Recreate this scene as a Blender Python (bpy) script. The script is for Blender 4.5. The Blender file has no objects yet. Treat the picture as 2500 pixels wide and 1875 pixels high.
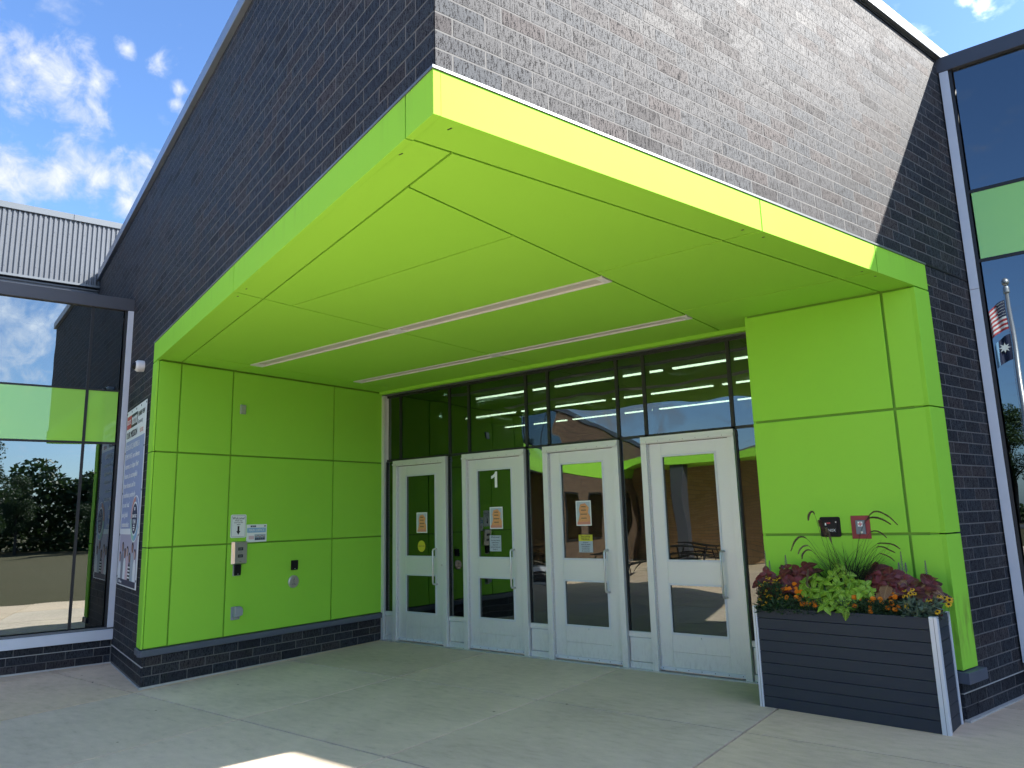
import bpy, math, random
from mathutils import Vector, Matrix
random.seed(7)
S = bpy.context.scene
COL = S.collection
R_ = math.radians

# ------------------------------------------------------------------ camera
YAW, PITCH, ROLL, FPX = -0.6543, 0.1778, -0.0274, 1793.2
f0 = Vector((math.sin(YAW) * math.cos(PITCH), math.cos(YAW) * math.cos(PITCH), math.sin(PITCH)))
r0 = Vector((math.cos(YAW), -math.sin(YAW), 0))
u0 = r0.cross(f0)
rc = r0 * math.cos(ROLL) + u0 * math.sin(ROLL)
uc = u0 * math.cos(ROLL) - r0 * math.sin(ROLL)
cam_d = bpy.data.cameras.new("camera")
cam = bpy.data.objects.new("camera", cam_d)
COL.objects.link(cam)
M = Matrix.Identity(4)
for i, v in enumerate((rc, uc, -f0)):
    for j in range(3):
        M[j][i] = v[j]
M.translation = Vector((0, 0, 1.68))
cam.matrix_world = M
cam_d.sensor_width = 36
cam_d.lens = 36 * FPX / 2500
cam_d.clip_start = 0.02
cam_d.clip_end = 2000
S.camera = cam

# ------------------------------------------------------------------ light
SUN = Vector((1.075, 0.727, 1.0)).normalized()
SUN_EL = math.asin(SUN.z)
SUN_AZ = math.atan2(SUN.x, SUN.y)
ld = bpy.data.lights.new("sun", 'SUN')
ld.energy = 2.1
ld.angle = R_(0.53)
ld.color = (1.0, 0.95, 0.87)
sun = bpy.data.objects.new("sun", ld)
COL.objects.link(sun)
sun.rotation_euler = SUN.to_track_quat('Z', 'Y').to_euler()
S.view_settings.view_transform = 'Standard'
S.view_settings.look = 'None'
S.view_settings.exposure = 3.1
S.view_settings.gamma = 1
S.view_settings.use_curve_mapping = False


class NT:
    """tiny node-tree helper"""
    def __init__(s, tree):
        s.t = tree
        s.n = tree.nodes
        s.l = tree.links

    def new(s, typ, **kw):
        nd = s.n.new(typ)
        for k, v in kw.items():
            if k.startswith('i_'):
                key = k[2:]
                key = int(key) if key.isdigit() else key.replace('_', ' ')
                sock = nd.inputs[key]
                if hasattr(v, 'node'):
                    s.l.new(v, sock)
                else:
                    sock.default_value = v
            else:
                setattr(nd, k, v)
        return nd

    def math(s, op, a, b=0.0, c=None, clamp=False):
        nd = s.n.new('ShaderNodeMath')
        nd.operation = op
        nd.use_clamp = clamp
        for i, v in enumerate((a, b) if c is None else (a, b, c)):
            if hasattr(v, 'node'):
                s.l.new(v, nd.inputs[i])
            else:
                nd.inputs[i].default_value = v
        return nd.outputs[0]

    def mix(s, fac, a, b, mode='MIX'):
        nd = s.n.new('ShaderNodeMix')
        nd.data_type = 'RGBA'
        nd.blend_type = mode
        for sock, v in ((nd.inputs[0], fac), (nd.inputs[6], a), (nd.inputs[7], b)):
            if hasattr(v, 'node'):
                s.l.new(v, sock)
            elif isinstance(v, (int, float)):
                sock.default_value = v
            else:
                sock.default_value = (*v, 1)
        return nd.outputs[2]

    def ramp(s, fac, stops):
        nd = s.n.new('ShaderNodeValToRGB')
        e = nd.color_ramp.elements
        while len(e) > 1:
            e.remove(e[-1])
        for i, (p, c) in enumerate(stops):
            if isinstance(c, (int, float)):
                c = (c, c, c)
            el = e[0] if i == 0 else e.new(p)
            el.position = p
            el.color = (*c, 1)
        s.l.new(fac, nd.inputs[0])
        return nd.outputs[0]

    def noise(s, scale, vec=None, detail=4, rough=0.55, dist=0.0):
        nd = s.n.new('ShaderNodeTexNoise')
        nd.inputs['Scale'].default_value = scale
        nd.inputs['Detail'].default_value = detail
        nd.inputs['Roughness'].default_value = rough
        nd.inputs['Distortion'].default_value = dist
        if vec is not None:
            s.l.new(vec, nd.inputs['Vector'])
        return nd.outputs['Fac']

    def mapping(s, vec, scale=(1, 1, 1), rot=(0, 0, 0), loc=(0, 0, 0)):
        nd = s.n.new('ShaderNodeMapping')
        nd.inputs['Scale'].default_value = scale
        nd.inputs['Rotation'].default_value = rot
        nd.inputs['Location'].default_value = loc
        s.l.new(vec, nd.inputs['Vector'])
        return nd.outputs[0]


# ------------------------------------------------------------------ sky
W = bpy.data.worlds.new("World")
S.world = W
W.use_nodes = True
w = NT(W.node_tree)
W.node_tree.nodes.clear()
sky = w.new('ShaderNodeTexSky')
sky.sky_type = 'NISHITA'
sky.sun_disc = False
sky.sun_elevation = SUN_EL
sky.sun_rotation = SUN_AZ
sky.air_density = 1.0
sky.dust_density = 0.9
sky.ozone_density = 3.0
tc = w.new('ShaderNodeTexCoord')
direc = tc.outputs['Generated']
sep = w.new('ShaderNodeSeparateXYZ', i_0=direc)
den = w.math('ADD', w.math('MAXIMUM', sep.outputs[2], 0.0), 0.12)
comb = w.new('ShaderNodeCombineXYZ', i_0=w.math('DIVIDE', sep.outputs[0], den), i_1=w.math('DIVIDE', sep.outputs[1], den))
warp = w.noise(9.0, comb.outputs[0], 5, 0.6)
fine = w.noise(34.0, direc, 7, 0.62, 0.35)
mid = w.noise(13.0, direc, 5, 0.6, 0.2)
# cumulus banks in the western sky, then unseen ones added for fill light, as directions from the entrance (x, y, z, angular radius)
BANKS = [(-0.8330, 0.2540, 0.4915, 0.045), (-0.8272, 0.2843, 0.4848, 0.052), (-0.8165, 0.3114, 0.4862, 0.026),
         (-0.8354, 0.3064, 0.4563, 0.034), (-0.7837, 0.3316, 0.5252, 0.016), (-0.7713, 0.3600, 0.5147, 0.021),
         (-0.7740, 0.3877, 0.5007, 0.013), (-0.7830, 0.3902, 0.4844, 0.011), (-0.8834, 0.2683, 0.3841, 0.040),
         (-0.8677, 0.3070, 0.3910, 0.046), (-0.8556, 0.3367, 0.3931, 0.034), (-0.8386, 0.3700, 0.3998, 0.034),
         (-0.8498, 0.3722, 0.3731, 0.026), (-0.8364, 0.2280, 0.4984, 0.020), (-0.0194, 0.8560, 0.5165, 0.016),
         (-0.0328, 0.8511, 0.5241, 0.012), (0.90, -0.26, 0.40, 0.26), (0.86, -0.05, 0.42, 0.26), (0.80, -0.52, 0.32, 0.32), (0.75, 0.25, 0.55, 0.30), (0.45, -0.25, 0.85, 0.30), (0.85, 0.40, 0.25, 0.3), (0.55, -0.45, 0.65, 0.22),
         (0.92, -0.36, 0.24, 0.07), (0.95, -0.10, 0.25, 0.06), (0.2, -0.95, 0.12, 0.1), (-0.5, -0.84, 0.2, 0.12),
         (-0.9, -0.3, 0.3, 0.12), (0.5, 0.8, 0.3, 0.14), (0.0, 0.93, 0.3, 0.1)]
acc = None
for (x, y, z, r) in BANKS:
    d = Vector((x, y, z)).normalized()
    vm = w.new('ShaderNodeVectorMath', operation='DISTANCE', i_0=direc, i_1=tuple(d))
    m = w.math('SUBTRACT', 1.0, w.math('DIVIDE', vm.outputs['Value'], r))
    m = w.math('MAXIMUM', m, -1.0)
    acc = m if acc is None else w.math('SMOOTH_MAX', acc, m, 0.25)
dens = w.math('ADD', w.math('MULTIPLY', acc, 0.66), w.math('MULTIPLY', w.math('SUBTRACT', fine, 0.5), 1.5))
dens = w.math('ADD', dens, w.math('MULTIPLY', w.math('SUBTRACT', mid, 0.5), 1.35))
wisp = w.math('SUBTRACT', warp, 0.565)
dens = w.math('MAXIMUM', dens, w.math('MULTIPLY', wisp, 1.6))
cov = w.ramp(dens, [(0.0, 0.0), (0.12, 0.12), (0.30, 0.42), (0.6, 0.80), (1.0, 0.95)])
shade = w.ramp(w.math('ADD', dens, w.math('MULTIPLY', fine, 0.3)), [(0.0, (1.3, 1.6, 2.2)), (0.5, (2.0, 2.15, 2.5)), (1.0, (2.7, 2.75, 2.9))])
tint = w.mix(1.0, sky.outputs[0], (0.45, 0.55, 0.68), 'MULTIPLY')
# clouds towards the sun brightened as forward scatter, to lift fill in the shade
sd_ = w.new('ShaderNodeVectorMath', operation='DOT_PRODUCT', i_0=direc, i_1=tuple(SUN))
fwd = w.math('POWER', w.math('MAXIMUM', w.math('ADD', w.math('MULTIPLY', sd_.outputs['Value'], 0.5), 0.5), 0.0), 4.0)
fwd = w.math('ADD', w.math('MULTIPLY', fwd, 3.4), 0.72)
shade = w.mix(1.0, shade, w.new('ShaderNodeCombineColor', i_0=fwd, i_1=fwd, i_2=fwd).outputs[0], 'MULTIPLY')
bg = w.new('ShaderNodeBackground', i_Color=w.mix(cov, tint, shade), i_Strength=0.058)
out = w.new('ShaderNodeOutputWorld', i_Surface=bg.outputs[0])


# ------------------------------------------------------------------ materials
MATS = {}


def mat(name):
    m = bpy.data.materials.new(name)
    m.use_nodes = True
    m.node_tree.nodes.clear()
    MATS[name] = m
    n = NT(m.node_tree)
    n.out = n.new('ShaderNodeOutputMaterial')
    n.geo = n.new('ShaderNodeNewGeometry')
    n.pos = n.geo.outputs['Position']
    return m, n


def princ(n, color, rough=0.5, metal=0.0, spec=0.5, bump=None, bump_s=0.1, bump_d=0.01, **kw):
    p = n.new('ShaderNodeBsdfPrincipled')
    for sock, v in (('Base Color', color), ('Roughness', rough), ('Metallic', metal), ('Specular IOR Level', spec)):
        if hasattr(v, 'node'):
            n.l.new(v, p.inputs[sock])
        elif isinstance(v, (tuple, list)):
            p.inputs[sock].default_value = (*v, 1)
        else:
            p.inputs[sock].default_value = v
    for k, v in kw.items():
        sk = p.inputs[k.replace('_', ' ')]
        if hasattr(v, 'node'):
            n.l.new(v, sk)
        else:
            sk.default_value = v
    if bump is not None:
        b = n.new('ShaderNodeBump', i_Height=bump, i_Strength=bump_s, i_Distance=bump_d)
        n.l.new(b.outputs[0], p.inputs['Normal'])
    n.l.new(p.outputs[0], n.out.inputs[0])
    return p


def simple(name, color, rough=0.5, metal=0.0, spec=0.5, var=0.0, vs=8.0, bump_s=0.0, bscale=60.0):
    m, n = mat(name)
    c = color
    if var:
        nz = n.noise(vs, n.pos, 4)
        c = n.mix(n.math('MULTIPLY', nz, 1.0), tuple(k * (1 - var) for k in color), tuple(min(1, k * (1 + var)) for k in color))
    princ(n, c, rough, metal, spec, bump=n.noise(bscale, n.pos, 3) if bump_s else None, bump_s=bump_s, bump_d=0.002)
    return m


def rnd(n):
    """random value per joined piece and per object"""
    oi = n.new('ShaderNodeObjectInfo')
    a = n.math('ADD', oi.outputs['Random'], n.geo.outputs['Random Per Island'])
    return n.math('FRACT', n.math('MULTIPLY', a, 7.31))


# ironspot brick, semi-gloss
m, n = mat('ironspot_brick')
rv = rnd(n)
base = n.ramp(rv, [(0.0, (0.022, 0.025, 0.032)), (0.35, (0.040, 0.043, 0.050)), (0.55, (0.036, 0.043, 0.053)), (0.74, (0.054, 0.053, 0.056)),
                   (0.88, (0.062, 0.053, 0.054)), (1.0, (0.028, 0.029, 0.033))])
st = n.mapping(n.pos, (1, 1, 0.22))
drag = n.noise(105, st, 5, 0.65)
blot = n.noise(7, n.pos, 3)
spk = n.noise(170, n.pos, 3, 0.6)
spots = n.ramp(n.math('ADD', n.math('MULTIPLY', drag, 0.55), n.math('MULTIPLY', spk, 0.45)), [(0.0, 0.0), (0.445, 0.0), (0.49, 1.0), (1.0, 1.0)])
col = n.mix(spots, (0.008, 0.008, 0.010), base)
col = n.mix(n.math('MULTIPLY', blot, 0.5), col, n.mix(1.0, col, (0.7, 0.75, 0.85), 'MULTIPLY'))
rg = n.math('ADD', n.math('MULTIPLY', rv, 0.10), n.math('ADD', n.math('MULTIPLY', n.math('SUBTRACT', 1.0, spots), 0.20), 0.58))
princ(n, col, rg, 0.0, 0.15, bump=n.math('ADD', n.math('MULTIPLY', drag, 0.6), n.math('MULTIPLY', spk, 0.5)), bump_s=0.55, bump_d=0.004)

m, n = mat('mortar')
c = n.mix(n.noise(30, n.pos, 4), (0.09, 0.09, 0.094), (0.155, 0.153, 0.15))
princ(n, c, 0.9, bump=n.noise(250, n.pos), bump_s=0.4, bump_d=0.003)
m, n = mat('white_sealant')
princ(n, n.mix(n.noise(25, n.pos, 4), (0.30, 0.30, 0.29), (0.52, 0.52, 0.50)), 0.7)

# lime painted composite panels
m, n = mat('lime_paint')
stain = n.noise(1.3, n.mapping(n.pos, (1, 1, 0.35)), 4)
oi = n.new('ShaderNodeObjectInfo')
c = n.mix(n.math('MULTIPLY', stain, 0.9), (0.275, 0.62, 0.055), (0.30, 0.66, 0.066))
c = n.mix(n.math('MULTIPLY', oi.outputs['Random'], 0.35), c, (0.31, 0.645, 0.07))
drip = n.ramp(n.noise(9, n.mapping(n.pos, (1, 1, 0.06)), 4, 0.6), [(0.52, 0.0), (0.72, 0.32)])
dz = n.ramp(n.new('ShaderNodeMapRange', i_0=n.new('ShaderNodeSeparateXYZ', i_0=n.pos).outputs[2], i_1=3.58, i_2=3.80).outputs[0], [(0.0, 0.0), (1.0, 1.0)])
c = n.mix(n.math('MULTIPLY', drip, dz), c, (0.20, 0.36, 0.06))
c = n.mix(n.math('MULTIPLY', n.ramp(n.noise(45, n.pos, 4, 0.7), [(0.60, 0.0), (0.75, 1.0)]), 0.10), c, (0.16, 0.28, 0.05))
princ(n, c, 0.62, 0.0, 0.04, bump=n.noise(1.6, n.pos, 2), bump_s=0.10, bump_d=0.02)
m, n = mat('lime_paint_scuffed')
z = n.new('ShaderNodeSeparateXYZ', i_0=n.pos).outputs[2]
nz = n.noise(14, n.mapping(n.pos, (1.0, 1.0, 0.25)), 5)
band = n.math('MULTIPLY', n.ramp(z, [(0.0, 0), (0.42, 0), (0.62, 1), (0.80, 1), (0.98, 0)]), n.ramp(nz, [(0, 0), (0.46, 0), (0.62, 1)]))
c = n.mix(n.math('MULTIPLY', band, 0.45), (0.29, 0.645, 0.06), (0.14, 0.11, 0.035))
princ(n, c, 0.50, 0, 0.09)
m, n = mat('lime_reveal')
princ(n, (0.15, 0.34, 0.02), 0.6)

simple('grey_flashing', (0.085, 0.10, 0.13), 0.42, 0.0, 0.5, 0.12, 5)
simple('coping_metal', (0.20, 0.235, 0.30), 0.38, 0.35, 0.5, 0.1, 3)
simple('dark_coping', (0.055, 0.06, 0.075), 0.4, 0.1, 0.5, 0.1, 3)
simple('light_coping', (0.13, 0.145, 0.16), 0.4, 0.3, 0.5, 0.06, 3)
simple('corrugated_steel', (0.11, 0.12, 0.135), 0.42, 0.35, 0.5, 0.08, 6)
simple('galvanized', (0.55, 0.56, 0.56), 0.4, 0.7, 0.5, 0.15, 60)
simple('white_aluminium', (0.58, 0.62, 0.68), 0.45, 0.15, 0.5, 0.07, 6)
simple('dark_mullion', (0.010, 0.012, 0.014), 0.5)
simple('black_plastic', (0.008, 0.008, 0.009), 0.5, 0, 0.2)
simple('black_metal', (0.010, 0.010, 0.011), 0.55, 0, 0.25)
simple('white_plastic', (0.68, 0.70, 0.70), 0.4)
simple('grey_plastic', (0.28, 0.31, 0.33), 0.45)
simple('white_print', (0.74, 0.78, 0.78), 0.55)
simple('black_print', (0.012, 0.012, 0.016), 0.6)
simple('grey_print', (0.25, 0.27, 0.30), 0.6)
simple('navy_print', (0.02, 0.028, 0.075), 0.55)
simple('blue_print', (0.27, 0.33, 0.52), 0.5, 0, 0.4, 0.08, 3)
simple('sky_print', (0.22, 0.42, 0.62), 0.5)
simple('pink_print', (0.62, 0.46, 0.50), 0.5)
simple('red_print', (0.48, 0.045, 0.05), 0.5)
simple('orange_print', (0.62, 0.30, 0.12), 0.5, 0, 0.4, 0.25, 40)
simple('salmon_print', (0.55, 0.22, 0.16), 0.5)
simple('paper_blue', (0.36, 0.44, 0.50), 0.5)
simple('yellow_print', (0.50, 0.50, 0.03), 0.5)
simple('mint_print', (0.30, 0.55, 0.42), 0.5)
simple('skin_print', (0.33, 0.18, 0.13), 0.5)
simple('pale_skin_print', (0.55, 0.38, 0.32), 0.5)
simple('hair_print', (0.03, 0.02, 0.025), 0.6)
simple('lilac_print', (0.42, 0.40, 0.50), 0.5)
simple('alarm_red', (0.27, 0.035, 0.04), 0.5, 0, 0.4, 0.12, 30)
simple('box_grey', (0.13, 0.17, 0.21), 0.4)
simple('brass_brown', (0.16, 0.12, 0.07), 0.45, 0.3)

m, n = mat('brushed_aluminium')
br = n.noise(18, n.mapping(n.pos, (1, 1, 26)), 3, 0.5)
c = n.mix(br, (0.62, 0.64, 0.645), (0.72, 0.74, 0.74))
c = n.mix(n.math('MULTIPLY', n.noise(2.2, n.pos, 3), 0.4), c, (0.64, 0.66, 0.66))
zz_ = n.new('ShaderNodeSeparateXYZ', i_0=n.pos).outputs[2]
low = n.ramp(zz_, [(0.0, 1.0), (0.32, 0.25), (0.6, 0.0)])
sc_ = n.ramp(n.noise(11, n.mapping(n.pos, (3, 3, 1)), 6, 0.7), [(0.47, 0.0), (0.70, 1.0)])
c = n.mix(n.math('MULTIPLY', n.math('MULTIPLY', low, sc_), 0.32), c, (0.25, 0.24, 0.22))
princ(n, c, 0.45, 0.35, 0.5, bump=br, bump_s=0.02, bump_d=0.001)
m, n = mat('stainless')
princ(n, n.mix(n.noise(40, n.mapping(n.pos, (1, 1, 0.05)), 3), (0.50, 0.47, 0.42), (0.62, 0.59, 0.54)), 0.3, 0.9)
m, n = mat('light_lens')
princ(n, (0.50, 0.48, 0.44), 0.35)
m, n = mat('strip_glow')
em = n.new('ShaderNodeEmission', i_Color=(1.0, 0.93, 0.76, 1), i_Strength=2.6)
n.l.new(em.outputs[0], n.out.inputs[0])
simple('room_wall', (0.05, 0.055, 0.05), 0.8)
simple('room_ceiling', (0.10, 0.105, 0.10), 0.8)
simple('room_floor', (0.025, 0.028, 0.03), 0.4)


def glassmat(name, tint, refl, wave=0.03, rcol=(1, 1, 1), ws=1.4):
    m, n = mat(name)
    b = n.new('ShaderNodeBump', i_Height=n.noise(ws, n.pos, 1, 0.4), i_Strength=wave, i_Distance=0.1)
    tr = n.new('ShaderNodeBsdfTransparent', i_Color=(*tint, 1))
    gl = n.new('ShaderNodeBsdfGlossy', i_Color=(*rcol, 1), i_Roughness=0.0, i_Normal=b.outputs[0])
    fr = n.new('ShaderNodeFresnel', i_IOR=1.5)
    f = n.math('ADD', n.math('MULTIPLY', fr.outputs[0], 1.0 - refl), refl, clamp=True)
    mx = n.new('ShaderNodeMixShader', i_Fac=f)
    n.l.new(tr.outputs[0], mx.inputs[1])
    n.l.new(gl.outputs[0], mx.inputs[2])
    n.l.new(mx.outputs[0], n.out.inputs[0])
    return m


glassmat('door_glass', (0.17, 0.22, 0.20), 0.12, 0.04, (0.90, 0.97, 0.95))
glassmat('transom_glass', (0.22, 0.27, 0.25), 0.085, 0.07, (0.90, 0.97, 0.97))
glassmat('west_glass', (0.15, 0.19, 0.20), 0.25, 0.012, (0.86, 0.95, 0.97))
glassmat('east_glass', (0.06, 0.09, 0.12), 0.13, 0.012, (0.80, 0.92, 1.0))


def spandrel(name, colr):
    m, n = mat(name)
    df = n.new('ShaderNodeBsdfDiffuse', i_Color=(*colr, 1))
    gl = n.new('ShaderNodeBsdfGlossy', i_Roughness=0.0, i_Color=(0.9, 1, 1, 1))
    fr = n.new('ShaderNodeFresnel', i_IOR=1.5)
    mx = n.new('ShaderNodeMixShader', i_Fac=n.math('ADD', n.math('MULTIPLY', fr.outputs[0], 0.9), 0.05, clamp=True))
    n.l.new(df.outputs[0], mx.inputs[1])
    n.l.new(gl.outputs[0], mx.inputs[2])
    n.l.new(mx.outputs[0], n.out.inputs[0])


spandrel('lime_spandrel', (0.31, 0.66, 0.10))

# concrete
m, n = mat('concrete')
oi = n.new('ShaderNodeObjectInfo')
big = n.noise(0.7, n.mapping(n.pos, (1, 1, 1), (0, 0, 0.4)), 6, 0.65, 0.6)
midn = n.noise(6, n.mapping(n.pos, (1, 2.6, 1), (0, 0, 0.5)), 5, 0.6)
finen = n.noise(170, n.pos, 3, 0.7)
c = n.mix(n.ramp(big, [(0.3, 0.0), (0.7, 1.0)]), (0.44, 0.405, 0.34), (0.60, 0.55, 0.465))
c = n.mix(n.math('MULTIPLY', n.ramp(midn, [(0.45, 0.0), (0.72, 1.0)]), 0.40), c, (0.66, 0.61, 0.525))
c = n.mix(n.math('MULTIPLY', n.ramp(midn, [(0.25, 1.0), (0.42, 0.0)]), 0.42), c, (0.30, 0.275, 0.225))
c = n.mix(n.math('MULTIPLY', n.ramp(finen, [(0.35, 1.0), (0.5, 0.0)]), 0.22), c, (0.17, 0.165, 0.15))
vor = n.new('ShaderNodeTexVoronoi', i_Scale=2.1, i_Vector=n.pos)
sp = n.ramp(vor.outputs['Distance'], [(0.0, 1.0), (0.022, 1.0), (0.030, 0.0)])
c = n.mix(n.math('MULTIPLY', sp, 0.75), c, (0.06, 0.055, 0.05))
c = n.mix(1.0, c, oi.outputs['Color'], 'MULTIPLY')
tone = n.math('ADD', n.math('MULTIPLY', oi.outputs['Random'], 0.14), 0.92)
c = n.mix(1.0, c, n.new('ShaderNodeCombineColor', i_0=tone, i_1=tone, i_2=tone).outputs[0], 'MULTIPLY')
princ(n, c, 0.85, 0, 0.3, bump=n.math('ADD', finen, n.math('MULTIPLY', midn, 0.8)), bump_s=0.25, bump_d=0.004)
simple('joint_filler', (0.02, 0.018, 0.016), 0.95, 0, 0.2, 0.4, 30)

m, n = mat('lawn_grass')
c = n.mix(n.noise(0.25, n.pos, 6), (0.06, 0.065, 0.03), (0.115, 0.095, 0.055))
c = n.mix(n.noise(20, n.pos, 4), c, (0.09, 0.08, 0.04))
princ(n, c, 0.95, 0, 0.1, bump=n.noise(30, n.pos), bump_s=0.8, bump_d=0.05)
simple('asphalt', (0.06, 0.06, 0.06), 0.9, 0, 0.3, 0.2, 4)


def leafmat(name, c1, c2, rough=0.5, vein=None, trans=0.25, spec=0.4):
    m, n = mat(name)
    rv = rnd(n)
    c = n.mix(rv, c1, c2)
    nz = n.noise(35, n.pos, 3)
    c = n.mix(n.math('MULTIPLY', nz, 0.5), c, n.mix(1.0, c, (0.6, 0.6, 0.6), 'MULTIPLY'))
    if vein:
        tcn = n.new('ShaderNodeTexCoord')
        sx = n.new('ShaderNodeSeparateXYZ', i_0=tcn.outputs['Object'])
        ax = n.math('ABSOLUTE', sx.outputs[0])
        mid_ = n.ramp(ax, [(0.0, 1.0), (0.018, 1.0), (0.045, 0.0)])
        side = n.math('FRACT', n.math('MULTIPLY', n.math('SUBTRACT', sx.outputs[1], n.math('MULTIPLY', ax, 0.8)), 7.0))
        side = n.ramp(side, [(0.0, 0.7), (0.10, 0.7), (0.2, 0.0)])
        rim = n.ramp(ax, [(0.20, 0.0), (0.36, 0.5)])
        c = n.mix(n.math('MAXIMUM', n.math('MAXIMUM', mid_, side), rim), c, vein)
    p = princ(n, c, rough, 0, spec)
    if trans:
        t = n.new('ShaderNodeBsdfTranslucent', i_Color=c)
        mx = n.new('ShaderNodeMixShader', i_Fac=trans)
        n.l.new(p.outputs[0], mx.inputs[1])
        n.l.new(t.outputs[0], mx.inputs[2])
        n.l.new(mx.outputs[0], n.out.inputs[0])
    return m


leafmat('lime_coleus_leaf', (0.12, 0.27, 0.016), (0.29, 0.50, 0.035), 0.5, (0.38, 0.56, 0.07), 0.3)
leafmat('burgundy_coleus_leaf', (0.045, 0.008, 0.010), (0.19, 0.022, 0.028), 0.45, (0.16, 0.05, 0.05), 0.12)
leafmat('bronze_coleus_leaf', (0.13, 0.055, 0.03), (0.24, 0.12, 0.06), 0.45, (0.28, 0.17, 0.09), 0.15)
leafmat('marigold_leaf', (0.03, 0.07, 0.028), (0.055, 0.11, 0.045), 0.6, None, 0.2)
leafmat('dusty_leaf', (0.12, 0.18, 0.12), (0.21, 0.27, 0.19), 0.7, None, 0.2)
leafmat('grass_blade', (0.012, 0.017, 0.009), (0.040, 0.045, 0.024), 0.5, None, 0.15)
leafmat('dry_blade', (0.16, 0.13, 0.09), (0.24, 0.20, 0.15), 0.7, None, 0.1)
leafmat('plume_fluff', (0.16, 0.075, 0.075), (0.27, 0.17, 0.14), 0.8, None, 0.3)
leafmat('tan_plume_fluff', (0.26, 0.19, 0.14), (0.36, 0.29, 0.22), 0.8, None, 0.3)
leafmat('orange_petal', (0.90, 0.24, 0.008), (0.98, 0.36, 0.014), 0.6, None, 0.25)
leafmat('yellow_petal', (0.80, 0.42, 0.012), (0.88, 0.52, 0.02), 0.6, None, 0.25)
simple('flower_cone', (0.022, 0.012, 0.008), 0.8)
leafmat('flower_spike', (0.12, 0.08, 0.09), (0.22, 0.20, 0.24), 0.7, None, 0.2)
simple('stem', (0.06, 0.075, 0.03), 0.6)
simple('soil', (0.02, 0.016, 0.012), 0.95)
leafmat('tree_leaf', (0.022, 0.050, 0.014), (0.055, 0.095, 0.026), 0.55, None, 0.25)
simple('bark', (0.08, 0.065, 0.05), 0.9, 0, 0.2, 0.3, 10)

m, n = mat('planter_plank')
oi = n.new('ShaderNodeObjectInfo')
tcn = n.new('ShaderNodeTexCoord')
gr = n.noise(12, n.mapping(tcn.outputs['Object'], (1.2, 1, 55)), 5, 0.65)
c = n.mix(gr, (0.020, 0.027, 0.040), (0.040, 0.050, 0.068))
c = n.mix(n.math('MULTIPLY', n.noise(3, n.pos, 4), 0.5), c, (0.018, 0.022, 0.030))
princ(n, c, 0.55, 0, 0.35, bump=gr, bump_s=0.25, bump_d=0.003)
simple('planter_trim', (0.62, 0.66, 0.72), 0.4, 0.2, 0.5, 0.05, 8)

m, n = mat('tan_brick')
rv = rnd(n)
c = n.ramp(rv, [(0.0, (0.30, 0.19, 0.105)), (0.5, (0.38, 0.25, 0.14)), (1.0, (0.33, 0.20, 0.10))])
princ(n, c, 0.85)


m, n = mat('shaded_tan_brick')  # tan brick again, its shade painted in as a darker colour
princ(n, n.ramp(rnd(n), [(0.0, (0.10, 0.062, 0.04)), (0.5, (0.14, 0.09, 0.055)), (1.0, (0.115, 0.072, 0.045))]), 0.85)

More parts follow.
